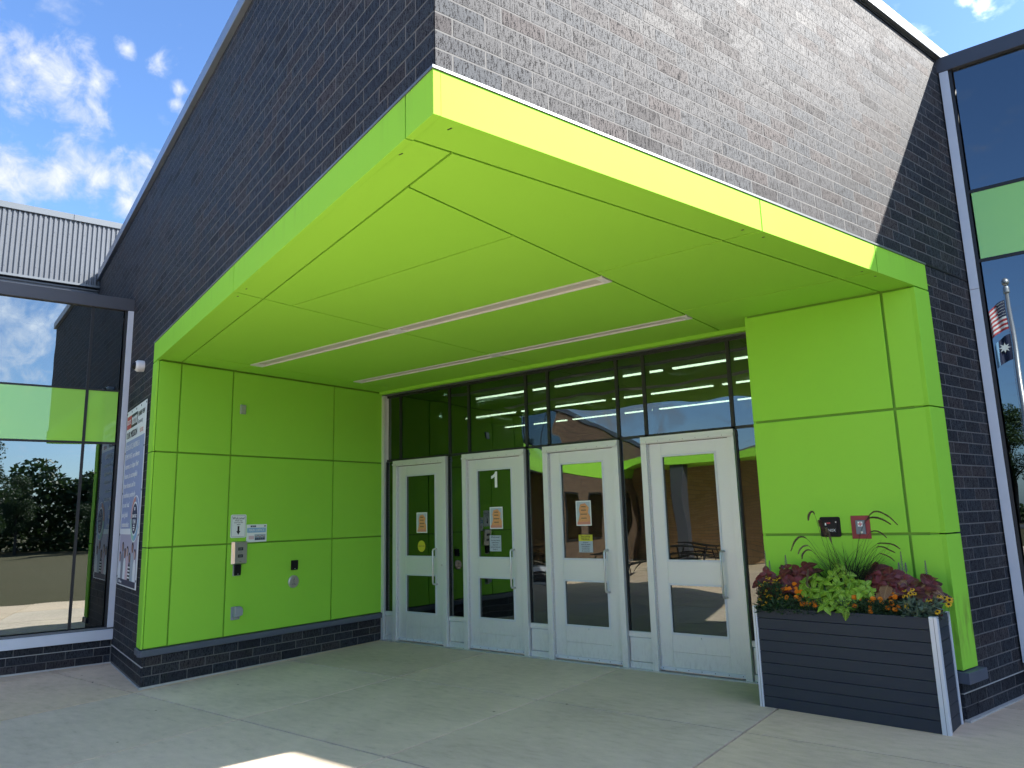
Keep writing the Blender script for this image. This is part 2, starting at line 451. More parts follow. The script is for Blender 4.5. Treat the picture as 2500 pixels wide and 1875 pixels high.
# ------------------------------------------------------------------ mesh helpers
class MB:
    def __init__(s):
        s.v = []
        s.f = []

    def box(s, x0, x1, y0, y1, z0, z1, ch=0.0):
        """box; y0 is the face towards the viewer, ch chamfers its front edges"""
        b = len(s.v)
        if x0 > x1: x0, x1 = x1, x0
        if ch <= 0:
            s.v += [(x0, y0, z0), (x1, y0, z0), (x1, y1, z0), (x0, y1, z0), (x0, y0, z1), (x1, y0, z1), (x1, y1, z1), (x0, y1, z1)]
            s.f += [tuple(b + i for i in q) for q in ((0, 1, 5, 4), (1, 2, 6, 5), (2, 3, 7, 6), (3, 0, 4, 7), (4, 5, 6, 7), (3, 2, 1, 0))]
        else:
            c = ch
            s.v += [(x0 + c, y0, z0 + c), (x1 - c, y0, z0 + c), (x1 - c, y0, z1 - c), (x0 + c, y0, z1 - c),
                    (x0, y0 + c, z0), (x1, y0 + c, z0), (x1, y0 + c, z1), (x0, y0 + c, z1),
                    (x0, y1, z0), (x1, y1, z0), (x1, y1, z1), (x0, y1, z1)]
            s.f += [tuple(b + i for i in q) for q in ((0, 1, 2, 3), (4, 5, 1, 0), (5, 6, 2, 1), (6, 7, 3, 2), (7, 4, 0, 3),
                                                       (8, 9, 5, 4), (9, 10, 6, 5), (10, 11, 7, 6), (11, 8, 4, 7))]
        return s

    def prism(s, poly, y0, y1, plane='xz'):
        """poly: ccw points seen from the front (x, z), or (x, y) extruded in z"""
        b = len(s.v)
        k = len(poly)
        if plane == 'xz':
            s.v += [(p[0], y0, p[1]) for p in poly] + [(p[0], y1, p[1]) for p in poly]
            s.f.append(tuple(b + i for i in range(k)))
            s.f.append(tuple(b + k + i for i in reversed(range(k))))
            s.f += [(b + i, b + k + i, b + k + (i + 1) % k, b + (i + 1) % k) for i in range(k)]
        else:
            s.v += [(p[0], p[1], y0) for p in poly] + [(p[0], p[1], y1) for p in poly]
            s.f.append(tuple(b + i for i in reversed(range(k))))
            s.f.append(tuple(b + k + i for i in range(k)))
            s.f += [(b + i, b + (i + 1) % k, b + k + (i + 1) % k, b + k + i) for i in range(k)]
        return s

    def tube(s, pts, rad, seg=8, cap=True):
        pts = [Vector(p) for p in pts]
        rs = rad if isinstance(rad, (list, tuple)) else [rad] * len(pts)
        b = len(s.v)
        prev = None
        for i, p in enumerate(pts):
            t = (pts[min(i + 1, len(pts) - 1)] - pts[max(i - 1, 0)]).normalized()
            if prev is None:
                a = t.cross(Vector((0, 0, 1)))
                if a.length < 0.05: a = t.cross(Vector((1, 0, 0)))
                a.normalize()
            else:
                a = (prev - t * prev.dot(t)).normalized()
            prev = a
            c = t.cross(a)
            for j in range(seg):
                an = 2 * math.pi * j / seg
                s.v.append(tuple(p + (a * math.cos(an) + c * math.sin(an)) * rs[i]))
        for i in range(len(pts) - 1):
            for j in range(seg):
                q = b + i * seg + j
                r = b + i * seg + (j + 1) % seg
                s.f.append((q, q + seg, r + seg, r))
        if cap:
            s.f.append(tuple(b + j for j in range(seg)))
            s.f.append(tuple(b + (len(pts) - 1) * seg + j for j in reversed(range(seg))))
        return s

    def disc(s, cx, cz, r, y0, y1, seg=32, rx=None):
        rx = rx or r
        return s.prism([(cx + rx * math.cos(2 * math.pi * i / seg), cz + r * math.sin(2 * math.pi * i / seg)) for i in range(seg)], y0, y1)

    def lathe(s, prof, seg=20, axis='y', c=(0, 0, 0)):
        b = len(s.v)
        for (r, h) in prof:
            for j in range(seg):
                a = 2 * math.pi * j / seg
                if axis == 'y':
                    s.v.append((c[0] + r * math.cos(a), c[1] + h, c[2] + r * math.sin(a)))
                else:
                    s.v.append((c[0] + r * math.cos(a), c[1] + r * math.sin(a), c[2] + h))
        for i in range(len(prof) - 1):
            for j in range(seg):
                q = b + i * seg + j
                r = b + i * seg + (j + 1) % seg
                s.f.append((q, r, r + seg, q + seg))
        s.f.append(tuple(b + j for j in reversed(range(seg))))
        s.f.append(tuple(b + (len(prof) - 1) * seg + j for j in range(seg)))
        return s

    def mesh(s, name, m, smooth=False):
        me = bpy.data.meshes.new(name)
        me.from_pydata(s.v, [], s.f)
        me.materials.append(MATS[m])
        if smooth:
            me.polygons.foreach_set('use_smooth', [True] * len(me.polygons))
            me.update()
        return me


def link(name, me, parent=None, mw=None):
    o = bpy.data.objects.new(name, me)
    COL.objects.link(o)
    if parent is not None:
        o.parent = parent
    if mw is not None:
        if parent is None:
            o.matrix_world = mw
        else:
            o.matrix_local = mw
    return o


def part(name, mb, m, parent, smooth=False, bev=0.0, label=None, stuff=False):
    o = link(name, mb.mesh(name, m, smooth), parent)
    if bev:
        b = o.modifiers.new('bevel', 'BEVEL')
        b.width = bev
        b.segments = 2
        b.limit_method = 'ANGLE'
        b.angle_limit = R_(40)
    if label: o['label'] = label
    if stuff: o['kind'] = 'stuff'
    return o


def frame(ox, oy, rx, ry, oz=0.0):
    """local x = to the right seen from outside, local y = into the wall, z up"""
    m = Matrix.Identity(4)
    m[0][0], m[1][0] = rx, ry
    m[0][1], m[1][1] = -ry, rx
    m.translation = Vector((ox, oy, oz))
    return m


def thing(name, mw, label, cat, group=None):
    o = link(name, None, None, mw)
    o.empty_display_size = 0.1
    o['label'] = label
    o['category'] = cat
    if group: o['group'] = group
    return o


def setting(name, mw=None):
    o = link(name, None, None, mw or Matrix.Identity(4))
    o['kind'] = 'structure'
    return o


PENDING = []


def text(name, s, size, x, z, y, m, parent, align='CENTER', sx=1.0, space=1.0):
    cu = bpy.data.curves.new(name, 'FONT')
    cu.body = s
    cu.size = size
    cu.align_x = align
    cu.align_y = 'CENTER'
    cu.resolution_u = 2
    cu.extrude = 0.0006
    cu.space_line = space
    o = bpy.data.objects.new(name + '_curve', cu)
    COL.objects.link(o)
    PENDING.append((o, name, x, z, y, m, parent, sx))


def flush_text():
    dg = bpy.context.evaluated_depsgraph_get()
    for (o, name, x, z, y, m, parent, sx) in PENDING:
        me = bpy.data.meshes.new_from_object(o.evaluated_get(dg))
        me.materials.clear()
        me.materials.append(MATS[m])
        for v in me.vertices:
            c = v.co.copy()
            v.co = (c.x * sx, -c.z, c.y)
        me.transform(Matrix.Translation((x, y, z)))
        me.name = name
        link(name, me, parent)
    for (o, *_r) in PENDING:
        cu = o.data
        bpy.data.objects.remove(o)
        bpy.data.curves.remove(cu)
    PENDING.clear()


# ------------------------------------------------------------------ layout (metres)
A_L = 0.2804
C0 = Vector((-2.217, 2.346))
DL = Vector((-math.cos(A_L), math.sin(A_L)))
A_R = 0.2609
DR = Vector((math.sin(A_R), math.cos(A_R)))
T_J, T_J2, T_E = 6.2288, 6.4666, 8.2354
S_G, S_G2, S_W = 4.8286, 5.1038, 6.0876
J0 = C0 + DL * T_J
G0 = C0 + DR * S_G
E0 = C0 + DL * T_E
W0 = C0 + DR * S_W
XJ, YD, YG = J0.x, 7.5086, G0.y
ZS, ZF, ZGB, Z1, Z2 = 3.5622, 3.7918, 0.3746, 1.4426, 2.5014
ZCB, ZCT = 6.176, 6.324
FL = frame(C0.x, C0.y, -DL.x, -DL.y)       # left face: x = -t
FR = frame(C0.x, C0.y, DR.x, DR.y)         # right face: x = s
FJ = frame(XJ, 0, 0, 1)                    # left jamb: x = world y
FD = frame(0, YD, 1, 0)                    # door wall: x = world x
FG = frame(0, YG, 1, 0)                    # right jamb
FLW = frame(E0.x, E0.y, DR.x, DR.y)        # left wing: x = -k
FRW = frame(0, W0.y, 1, 0)                 # right wing


def gz(x, y):
    """paving falls gently away from the doors"""
    return -0.008 * (YD - max(-8, min(YD, y)))


BH = 0.0098


# ------------------------------------------------------------------ brick laying
BRK = {}


def brick_mesh(w_, h_, m):
    key = (round(w_, 3), round(h_, 4), m)
    if key not in BRK:
        b = MB().box(-key[0] / 2, key[0] / 2, 0, 0.03, -key[1] / 2, key[1] / 2, 0.0008)
        BRK[key] = b.mesh('brick', m)
    return BRK[key]


def lay(parent, mw, courses, m='ironspot_brick', y=0.0, limit=300, depth=0.03, cell=0.307):
    """courses: (z0, z1, x0, x1, joint phase). The bricks that show largest become objects, the others one joined part"""
    camp = Vector((0, 0, 1.68))
    items = []
    for (z0, z1, x0, x1, ph) in courses:
        j = 0.0098
        xs = [x0]
        k = math.ceil((x0 - ph) / cell)
        while ph + k * cell < x1 - 0.02:
            xx = ph + k * cell
            if xx > x0 + 0.03: xs.append(xx)
            k += 1
        xs.append(x1)
        for a, b in zip(xs[:-1], xs[1:]):
            c = Vector(((a + b) / 2, y, (z0 + z1) / 2))
            wp = mw @ c
            d = (wp - camp)
            nrm = (mw.to_3x3() @ Vector((0, 1, 0)))
            ar = abs(nrm.dot(d)) / d.length ** 3
            items.append((ar, a + j / 2, b - j / 2, z0 + j / 2, z1 - j / 2, c))
    items.sort(key=lambda t: -t[0])
    rest = MB()
    for i, (ar, a, b, z0, z1, c) in enumerate(items):
        prd = random.uniform(-0.0007, 0.0002)
        if i < limit:
            me = brick_mesh(b - a, z1 - z0, m)
            link('brick', me, parent, Matrix.Translation((c.x, c.y + prd, c.z)))
        else:
            rest.box(a, b, y + prd, y + depth, z0, z1)
    if rest.v:
        part('brick_field', rest, m, parent, stuff=True)


# ---- left face wall
wl = thing('brick_wall', FL, 'dark ironspot brick wall in shade, rising over the left side of the green canopy', 'brick wall')
cs = []
hc = 0.0993
for k in range(24):
    z0 = 3.825 + k * hc
    z1 = z0 + hc if k < 23 else ZCB
    if z1 > ZCB: z1 = ZCB
    if z0 >= ZCB - 0.02: break
    ph = -0.187 if k % 2 == 0 else -0.293
    cs.append((z0, z1, -13.9, 0.0, ph))
h2 = 3.825 / 38
for k in range(38):
    ph = 0.0 if k % 2 else -0.105
    x1_ = -T_J2 + 0.02 if k > 3 else -T_J + 0.0
    cs.append((k * h2, (k + 1) * h2, -T_E - 0.02, x1_, ph))
lay(wl, FL, cs)
part('mortar_bed', MB().box(-14.0, -0.006, 0.0008, 0.3, 3.81, ZCB).box(-T_E - 0.02, -T_J2 + 0.015, 0.0008, 0.3, -0.1, 3.81)
     .box(-T_J2 + 0.015, -T_J - 0.008, 0.002, 0.018, -0.1, 0.372), 'mortar', wl)
mb = MB()
for a, b in ((-14.0, -8.27), (-8.262, -5.15), (-5.142, -2.1), (-2.092, 0.05)):
    mb.box(a, b, -0.05, 0.35, ZCB + 0.004, ZCT, 0.004)
part('coping', mb, 'coping_metal', wl)
part('sealant_bead', MB().box(-T_E, -T_J + 0.03, -0.012, 0.01, -0.05, 0.006 + gz(0, 4.2)).box(-T_E, -T_J + 0.008, -0.008, 0.01, 0.192, 0.199), 'white_sealant', wl)
# ---- right face wall
wr = thing('brick_wall', FR, 'sunlit speckled grey brick wall over the right side of the green canopy', 'brick wall')
cs = []
for k in range(24):
    z0 = 3.825 + k * hc
    z1 = min(z0 + hc, ZCB)
    if z0 >= ZCB - 0.02: break
    ph = 0.106 if k % 2 == 0 else 0.0
    cs.append((z0, z1, 0.0, S_W, ph))
for k in range(38):
    ph = 5.256 if k % 2 else 5.363
    x0_ = S_G2 - 0.02 if k > 3 else S_G
    cs.append((k * h2, (k + 1) * h2, x0_, S_W + (0.6 if k < 3 else 0), ph))
lay(wr, FR, cs)
part('mortar_bed', MB().box(0.006, S_W + 0.6, 0.0008, 0.3, 3.81, ZCB).box(S_G2 - 0.015, S_W + 0.6, 0.0008, 0.3, -0.1, 3.81)
     .box(S_G + 0.006, S_G2 - 0.015, 0.006, 0.12, -0.1, 0.372), 'mortar', wr)
part('coping', MB().box(0.3505, 3.4, -0.05, 0.35, ZCB + 0.022, ZCT, 0.004).box(3.408, S_W + 0.6, -0.05, 0.35, ZCB + 0.022, ZCT, 0.004), 'light_coping', wr)
part('coping_shadow_gap', MB().box(0.0, S_W, -0.012, 0.02, ZCB + 0.001, ZCB + 0.021), 'dark_mullion', wr)
part('steel_lintel', MB().box(S_G2, S_W, -0.006, 0.02, 3.808, 3.824), 'black_metal', wr)
part('sealant_bead', MB().box(S_G - 0.02, S_W + 0.6, -0.035, 0.01, -0.04, 0.012).box(S_G - 0.01, S_W + 0.3, -0.008, 0.01, 0.2, 0.206), 'white_sealant', wr)


# ---- green composite panels
def panel(mb_parent, x0, x1, z0, z1, m='lime_paint', y=-0.025, g=0.010, th=0.022, label=None, bev=0.0015):
    return part('panel', MB().box(x0 + g, x1 - g, y, y + th, z0 + g, z1 - g), m, mb_parent, bev=bev, label=label)


gl_ = thing('panel_wall', FJ, 'lime green panel wall on the left of the entrance, carrying the intercom', 'wall cladding')
ys = [J0.y, 4.336, 5.005, 6.569, YD - 0.02]
zs_ = [ZGB, Z1, Z2, ZS - 0.012]
for i in range(4):
    for k in range(3):
        panel(gl_, ys[i] - (0.0 if i else 0.004), ys[i + 1], zs_[k], zs_[k + 1], y=-0.006, th=0.02)
part('reveal_backing', MB().box(J0.y + 0.03, YD, 0.0145, 0.1, ZGB, ZS + 0.05), 'lime_reveal', gl_)
part('ledge', MB().box(J0.y - 0.035, YD - 0.03, -0.035, 0.05, 0.302, ZGB - 0.004, 0.003), 'grey_flashing', gl_, bev=0.002)
cs = []
zc = [-0.02, 0.098, 0.197, 0.300]
jp = [4.279, 4.183, 4.285]
for k in range(3):
    cs.append((zc[k] if k else -0.04, zc[k + 1], J0.y + 0.0, YD - 0.02, jp[k]))
lay(gl_, FJ, cs)
part('mortar_bed', MB().box(J0.y + 0.012, YD - 0.02, 0.002, 0.022, -0.1, 0.301), 'mortar', gl_)
part('sealant_bead', MB().box(J0.y - 0.02, YD - 0.05, -0.014, 0.01, -0.06, -0.006), 'white_sealant', gl_)
# return of the jamb on the street face
e = link('return_strip', None, gl_)
e.matrix_local = FJ.inverted() @ FL
for k in range(3):
    part('panel', MB().box(-T_J2, -T_J + 0.002, -0.022, -0.002, zs_[k] + 0.006, zs_[k + 1] - 0.006), 'lime_paint', e, bev=0.002)
part('ledge', MB().box(-T_J2 - 0.02, -T_J - 0.001, -0.036, 0.05, 0.302, ZGB - 0.004, 0.003), 'grey_flashing', e, bev=0.002)

XG0, XG1 = -2.466, -1.2176
gr_ = thing('panel_wall', FG, 'lime green panel wall on the right of the doors, behind the flower planter', 'wall cladding')
for k in range(3):
    panel(gr_, XG0, XG1, zs_[k], zs_[k + 1], y=0.0, g=0.0115)
    panel(gr_, XG1, G0.x + 0.003, zs_[k], zs_[k + 1], y=0.0, g=0.0115, m='lime_paint')
part('reveal_backing', MB().box(XG0 + 0.01, G0.x - 0.03, 0.0225, 0.2, ZGB, ZS), 'lime_reveal', gr_)
part('side_cheek', MB().box(XG0 + 0.008, XG0 + 0.03, 0.02, YD - YG - 0.02, 0.0, ZS), 'lime_paint', gr_)
part('ledge', MB().box(XG0, G0.x - 0.02, -0.03, 0.05, 0.302, ZGB - 0.004), 'grey_flashing', gr_)
part('mortar_bed', MB().box(XG0 + 0.03, G0.x - 0.008, 0.006, 0.3, -0.1, 0.301), 'mortar', gr_)
lay(gr_, FG, [(0.0 + i * 0.1, 0.1 + i * 0.1, XG0 + 0.02, G0.x - 0.0, -1.05 - 0.1 * (i % 2)) for i in range(3)])
e = link('return_strip', None, gr_)
e.matrix_local = FG.inverted() @ FR
for k in range(3):
    part('panel', MB().box(S_G - 0.004, S_G2, -0.022, 0.10, zs_[k] + 0.006, zs_[k + 1] - 0.006), 'lime_paint_scuffed' if k == 0 else 'lime_paint', e, bev=0.002,
         label='lime corner panel with a brown scuff near its foot' if k == 0 else None)
part('ledge', MB().box(S_G - 0.035, S_G2 + 0.035, -0.075, 0.05, 0.285, ZGB - 0.004, 0.003), 'grey_flashing', e, bev=0.002)

# ---- canopy: fascia and soffit
cn = thing('entrance_canopy', frame(0, 0, 1, 0), 'lime green canopy with pointed corner, smooth fascia band and panelled soffit', 'canopy')
fl_ = link('left_fascia', None, cn, FL)
for a, b in ((-T_J2, -3.2419), (-3.2419, -0.2558), (-0.2558, 0.0222)):
    part('fascia_panel', MB().box(a + 0.005, b - (0.005 if b < 0 else 0), -0.022, 0.02, ZS - 0.006, ZF), 'lime_paint', fl_, bev=0.0015)
part('metal_flashing', MB().box(-T_J2 - 0.01, 0.030, -0.028, 0.03, ZF + 0.001, ZF + 0.016), 'light_coping', fl_)
part('dark_slot', MB().box(-T_J2, 0.0, -0.004, 0.03, ZF + 0.0165, 3.8245), 'dark_mullion', fl_)
part('backing', MB().box(-T_J2, -0.01, 0.0205, 0.1, ZS + 0.02, ZF), 'lime_reveal', fl_)
fr_ = link('right_fascia', None, cn, FR)
for a, b in ((0.0155, 2.6026), (2.6026, 4.1966), (4.1966, S_G2)):
    part('fascia_panel', MB().box(a + (0.005 if a > 0 else 0.0025), b - 0.005, -0.022, 0.02, ZS - 0.006, ZF), 'lime_paint', fr_, bev=0.0015)
part('metal_flashing', MB().box(0.0305, S_G2, -0.030, 0.03, ZF + 0.001, ZF + 0.016), 'light_coping', fr_)
part('dark_slot', MB().box(0.0, S_G2, -0.004, 0.03, ZF + 0.0165, 3.8245), 'dark_mullion', fr_)
part('backing', MB().box(0.01, S_G2, 0.0205, 0.1, ZS + 0.02, ZF), 'lime_reveal', fr_)


def clip(poly, a, b, c):
    """keep a*x+b*y <= c"""
    o = []
    for i in range(len(poly)):
        p, q = poly[i], poly[(i + 1) % len(poly)]
        dp, dq = a * p[0] + b * p[1] - c, a * q[0] + b * q[1] - c
        if dp <= 0: o.append(p)
        if dp * dq < 0:
            t = dp / (dp - dq)
            o.append((p[0] + t * (q[0] - p[0]), p[1] + t * (q[1] - p[1])))
    return o


# (a, b) skew coordinates as half-plane functions: A(p) = a-coordinate, B(p) = b-coordinate
det = DL.x * DR.y - DL.y * DR.x


def lin_a():   # a = ((p-C) x DR)/det
    return (DR.y / det, -DR.x / det, -(C0.x * DR.y - C0.y * DR.x) / det)


def lin_b():
    return (-DL.y / det, DL.x / det, -(-C0.x * DL.y + C0.y * DL.x) / det)


LA, LB = lin_a(), lin_b()
LX, LY = (1, 0, 0), (0, 1, 0)


def cell_poly(poly, conds, g=0.005):
    for (Lf, lo, hi) in conds:
        nr = math.hypot(Lf[0], Lf[1])
        if hi is not None: poly = clip(poly, Lf[0], Lf[1], hi - Lf[2] - g * nr)
        if poly and lo is not None: poly = clip(poly, -Lf[0], -Lf[1], -(lo - Lf[2]) - g * nr)
        if not poly: return poly
    return poly


def area(p):
    return 0.5 * sum(p[i][0] * p[(i + 1) % len(p)][1] - p[(i + 1) % len(p)][0] * p[i][1] for i in range(len(p)))


PC = C0 + (-DL) * -0.001
big = [(C0.x, C0.y), (C0.x + DR.x * 5.33, C0.y + DR.y * 5.33), (XJ - 0.1, YD - 0.02), (XJ - 0.1, J0.y + 0.03), (J0.x, J0.y)]
big = [(C0.x + DR.x * -0.01 - DL.x * 0.0, C0.y), (C0.x + DR.x * 5.2, C0.y + DR.y * 5.2), (C0.x + DR.x * 5.2, 7.40), (XJ + 0.006, 7.40), (XJ + 0.006, J0.y)]
YS1, YS2 = 4.86, 6.39
F1, F2 = (4.965, 5.135), (6.56, 6.71)
XE, XM, XW = -2.862, -5.345, -7.79
AB = 0.2558
cells = [
    [(LA, 0.004, AB), (LY, None, YS1)], [(LA, 0.004, AB), (LY, YS1, YS2)], [(LA, 0.004, AB), (LY, YS2, None)],
    [(LB, 0.004, AB), (LA, AB, None), (LX, XM, None)], [(LB, 0.004, AB), (LX, None, XM)],
    [(LA, AB, None), (LB, AB, None), (LX, XE, None), (LY, None, YS1)],
    [(LA, AB, None), (LB, AB, None), (LX, XE, None), (LY, YS1, YS2)],
    [(LA, AB, None), (LB, AB, None), (LX, XE, None), (LY, YS2, None)],
]
for (xa, xb) in ((XM, XE), (XW, XM)):
    if xa == XM:
        cells.append([(LB, AB, None), (LX, xa, xb), (LY, None, 3.80)])
        cells.append([(LB, AB, None), (LX, xa, xb), (LY, 3.80, F1[0])])
    else:
        cells.append([(LB, AB, None), (LX, xa, xb), (LY, None, F1[0])])
    cells.append([(LX, xa, xb), (LY, F1[1], F2[0])])
    cells.append([(LX, xa, xb), (LY, F2[1], None)])
cells.append([(LB, AB, None), (LX, None, XW), (LY, None, 5.03)])
cells.append([(LX, None, XW), (LY, 5.03, None)])
for cnd in cells:
    gg = 0.008
    p = cell_poly(big[:], cnd, gg)
    if len(p) < 3: continue
    if area(p) < 0: p = p[::-1]
    mb = MB().prism(p, ZS, ZS + 0.02, 'xy')
    part('soffit_panel', mb, 'lime_paint', cn, bev=0.001)
bp = big[:]
if area(bp) < 0: bp = bp[::-1]
bp = [(C0.x + DR.x * 0.1 + 0.0, C0.y + 0.1), (C0.x + DR.x * 5.2, C0.y + DR.y * 5.2), (C0.x + DR.x * 5.2, 7.40), (XJ - 0.3, 7.40), (XJ - 0.3, J0.y + 0.12), (XJ, J0.y + 0.03)]
part('soffit_backing', MB().prism(bp, ZS + 0.030, ZS + 0.1, 'xy'), 'lime_reveal', cn)
part('door_header', MB().box(XJ + 0.01, G0.x, 7.405, YD + 0.06, ZS - 0.040, ZS + 0.03), 'lime_paint', cn)
mb = MB()
mb.prism([tuple(C0 + DL * a + DR * b) for a, b in ((-0.01, -0.01), (0.07, -0.01), (0.07, 0.07), (-0.01, 0.07))][::-1], ZS + 0.0005, ZS + 0.03, 'xy')
part('corner_infill', mb, 'lime_paint', cn)
mb = MB()
for (t, s) in ((0.06, 0.12), (0.42, 0.04)):
    p = C0 + DL * t + DR * s
    mb.box(p.x - 0.014, p.x + 0.014, p.y - 0.003, p.y + 0.003, ZS - 0.002, ZS + 0.001)
for (t, s) in ((0.05, 2.48), (0.05, 2.72), (0.05, 4.08), (0.05, 4.3), (3.12, 0.05), (3.36, 0.05)):
    p = C0 + DL * t + DR * s
    mb.box(p.x - 0.009, p.x + 0.009, p.y - 0.005, p.y + 0.005, ZS - 0.002, ZS + 0.001)
part('weep_slots', mb, 'dark_mullion', cn, stuff=True)
# box body above the soffit, to keep daylight out
part('roof_deck', MB().prism([(C0.x - 0.3, C0.y + 0.45), (W0.x - 0.4, W0.y + 0.2), (W0.x - 0.4, 20), (-18, 20), ((C0 + DL * 13.5).x, (C0 + DL * 13.5).y + 0.4)], ZCB - 0.15, ZCB - 0.05, 'xy'), 'dark_coping', cn)

# ---- soffit light fixtures
for gi, (ya, yb) in enumerate((F1, F2)):
    for xi, (xa, xb) in enumerate(((XW, XM), (XM, XE))):
        nm = ['left half of the front line', 'right half of the front line', 'left half of the line nearest the doors', 'right half of the line nearest the doors'][gi * 2 + xi]
        t = thing('ceiling_light', frame(xa, ya, 1, 0, ZS), 'unlit recessed strip light, ' + nm, 'ceiling light', 'strip lights in the green soffit')
        L_, Wd = xb - xa, yb - ya
        q = 0.018
        part('trim', MB().box(0.004, L_ - 0.004, 0.003, q, -0.006, 0.02).box(0.004, L_ - 0.004, Wd - q, Wd - 0.003, -0.006, 0.02)
             .box(0.004, 0.07, q, Wd - q, -0.006, 0.02).box(L_ - 0.07, L_ - 0.004, q, Wd - q, -0.006, 0.02), 'white_plastic', t)
        part('lens', MB().prism([(0.07, q), (L_ - 0.07, q), (L_ - 0.07, Wd - q), (0.07, Wd - q)], 0.006, 0.012, 'xy'), 'light_lens', t)
        part('end_bow', MB().prism([(0.07, q), (0.11, q), (0.098, Wd / 2), (0.11, Wd - q), (0.07, Wd - q)], -0.004, 0.005, 'xy'), 'white_plastic', t)

# ------------------------------------------------------------------ doors
DOORS = [(-7.945, -6.905), (-6.605, -5.564), (-5.272, -4.211), (-3.913, -2.830)]
DL_ = ['first door from the left, silver, with one orange flyer and a round yellow sticker on its glass',
       'silver entrance door with a white number 1 and a welcome notice on its glass',
       'silver entrance door with a yellow and white security notice on its glass',
       'rightmost silver entrance door with clear glass, beside the flower planter']
for (xa, xb), lb in zip(DOORS, DL_):
    t = thing('entrance_door', frame(xa, YD, 1, 0), lb, 'door', 'silver entrance doors')
    Wd = xb - xa
    fw = 0.070
    mb = MB()
    y0 = -0.062
    mb.box(0, fw, y0, 0.06, 0.0, 2.435).box(Wd - fw, Wd, y0, 0.06, 0.0, 2.435)
    part('door_frame', mb, 'brushed_aluminium', t, bev=0.002)
    part('frame_head', MB().box(0, Wd, y0, 0.06, 2.4355, 2.515), 'brushed_aluminium', t, bev=0.002)
    part('drip_cap', MB().box(0.01, Wd - 0.005, y0 - 0.022, y0, 2.462, 2.470).box(0.01, Wd - 0.005, y0 - 0.022, y0 - 0.018, 2.446, 2.462), 'brushed_aluminium', t)
    mb = MB()
    for i in range(7):
        mb.box(0.08 + i * (Wd - 0.2) / 6, 0.086 + i * (Wd - 0.2) / 6, y0 - 0.0235, y0 - 0.021, 2.452, 2.458)
    part('cap_screws', mb, 'black_metal', t, stuff=True)
    lx0, lx1 = fw + 0.007, Wd - fw - 0.005
    gx0, gx1 = lx0 + 0.148, lx1 - 0.150
    yl = -0.018
    leaf = link('door_leaf', None, t)
    part('stile', MB().box(lx0, gx0 - 0.0, yl, yl + 0.045, 0.022, 2.430), 'brushed_aluminium', leaf)
    part('stile', MB().box(gx1, lx1, yl, yl + 0.045, 0.022, 2.430), 'brushed_aluminium', leaf)
    for (za, zb) in ((2.296, 2.430), (0.919, 1.153), (0.218, 0.396), (0.022, 0.216)):
        part('rail', MB().box(gx0 + 0.0012, gx1 - 0.0012, yl + 0.0012, yl + 0.044, za, zb), 'brushed_aluminium', leaf)
    for (za, zb) in ((1.153, 2.296), (0.396, 0.919)):
        q = 0.017
        part('glazing_bead', MB().box(gx0, gx1, yl - 0.006, yl + 0.01, zb - q, zb + 0.004).box(gx0, gx1, yl - 0.006, yl + 0.01, za - 0.004, za + q)
             .box(gx0 - 0.004, gx0 + q, yl - 0.0065, yl + 0.01, za - 0.004, zb + 0.004).box(gx1 - q, gx1 + 0.004, yl - 0.0065, yl + 0.01, za - 0.004, zb + 0.004), 'white_aluminium', leaf)
        part('glass_pane', MB().box(gx0 + 0.01, gx1 - 0.01, yl + 0.016, yl + 0.024, za + 0.01, zb - 0.01), 'door_glass', leaf)
    # continuous hinge
    mb = MB()
    for i in range(32):
        mb.box(fw - 0.004, fw + 0.014, yl - 0.014, yl, 0.03 + i * 0.075, 0.03 + i * 0.075 + 0.071)
    part('continuous_hinge', mb, 'galvanized', t)
    part('shadow_gap', MB().box(lx1 + 0.0002, lx1 + 0.0048, yl + 0.004, yl + 0.04, 0.0, 2.435).box(fw, Wd - fw, yl + 0.004, yl + 0.04, 2.4302, 2.4353), 'black_metal', t)
    # pull handle
    hx = gx1 + 0.012
    hb = MB()
    z0, z1 = 0.80, 1.265
    pts = [(hx, yl, z0), (hx, yl - 0.045, z0), (hx, yl - 0.062, z0 + 0.006), (hx, yl - 0.07, z0 + 0.025), (hx, yl - 0.07, z1 - 0.025), (hx, yl - 0.062, z1 - 0.006), (hx, yl - 0.045, z1), (hx, yl, z1)]
    pts = [(p[0] - 0.012 * min(1, -(p[1] - yl) / 0.07), p[1], p[2]) for p in pts]
    hb.tube(pts, 0.0115, 12)
    part('pull_handle', hb, 'galvanized', t, smooth=True)
    part('door_sweep', MB().box(lx0, lx1, yl - 0.012, yl, 0.026, 0.062, 0.002), 'white_aluminium', t)
    mb = MB()
    for i in range(7):
        mb.box(lx0 + 0.03 + i * (lx1 - lx0 - 0.06) / 6 - 0.004, lx0 + 0.03 + i * (lx1 - lx0 - 0.06) / 6 + 0.004, yl - 0.014, yl - 0.0115, 0.040, 0.048)
    part('sweep_screws', mb, 'black_metal', t, stuff=True)
    part('bumper_button', MB().lathe([(0.009, 0), (0.009, -0.006), (0.006, -0.010)], 10, 'y', ((gx0 + gx1) / 2 + 0.01, yl, 0.372)), 'white_plastic', t)
    if xa == DOORS[0][0]:
        part('lock_cylinder', MB().lathe([(0.014, 0), (0.014, -0.008), (0.010, -0.012)], 14, 'y', (lx1 - 0.045, yl, 1.055)), 'galvanized', t)

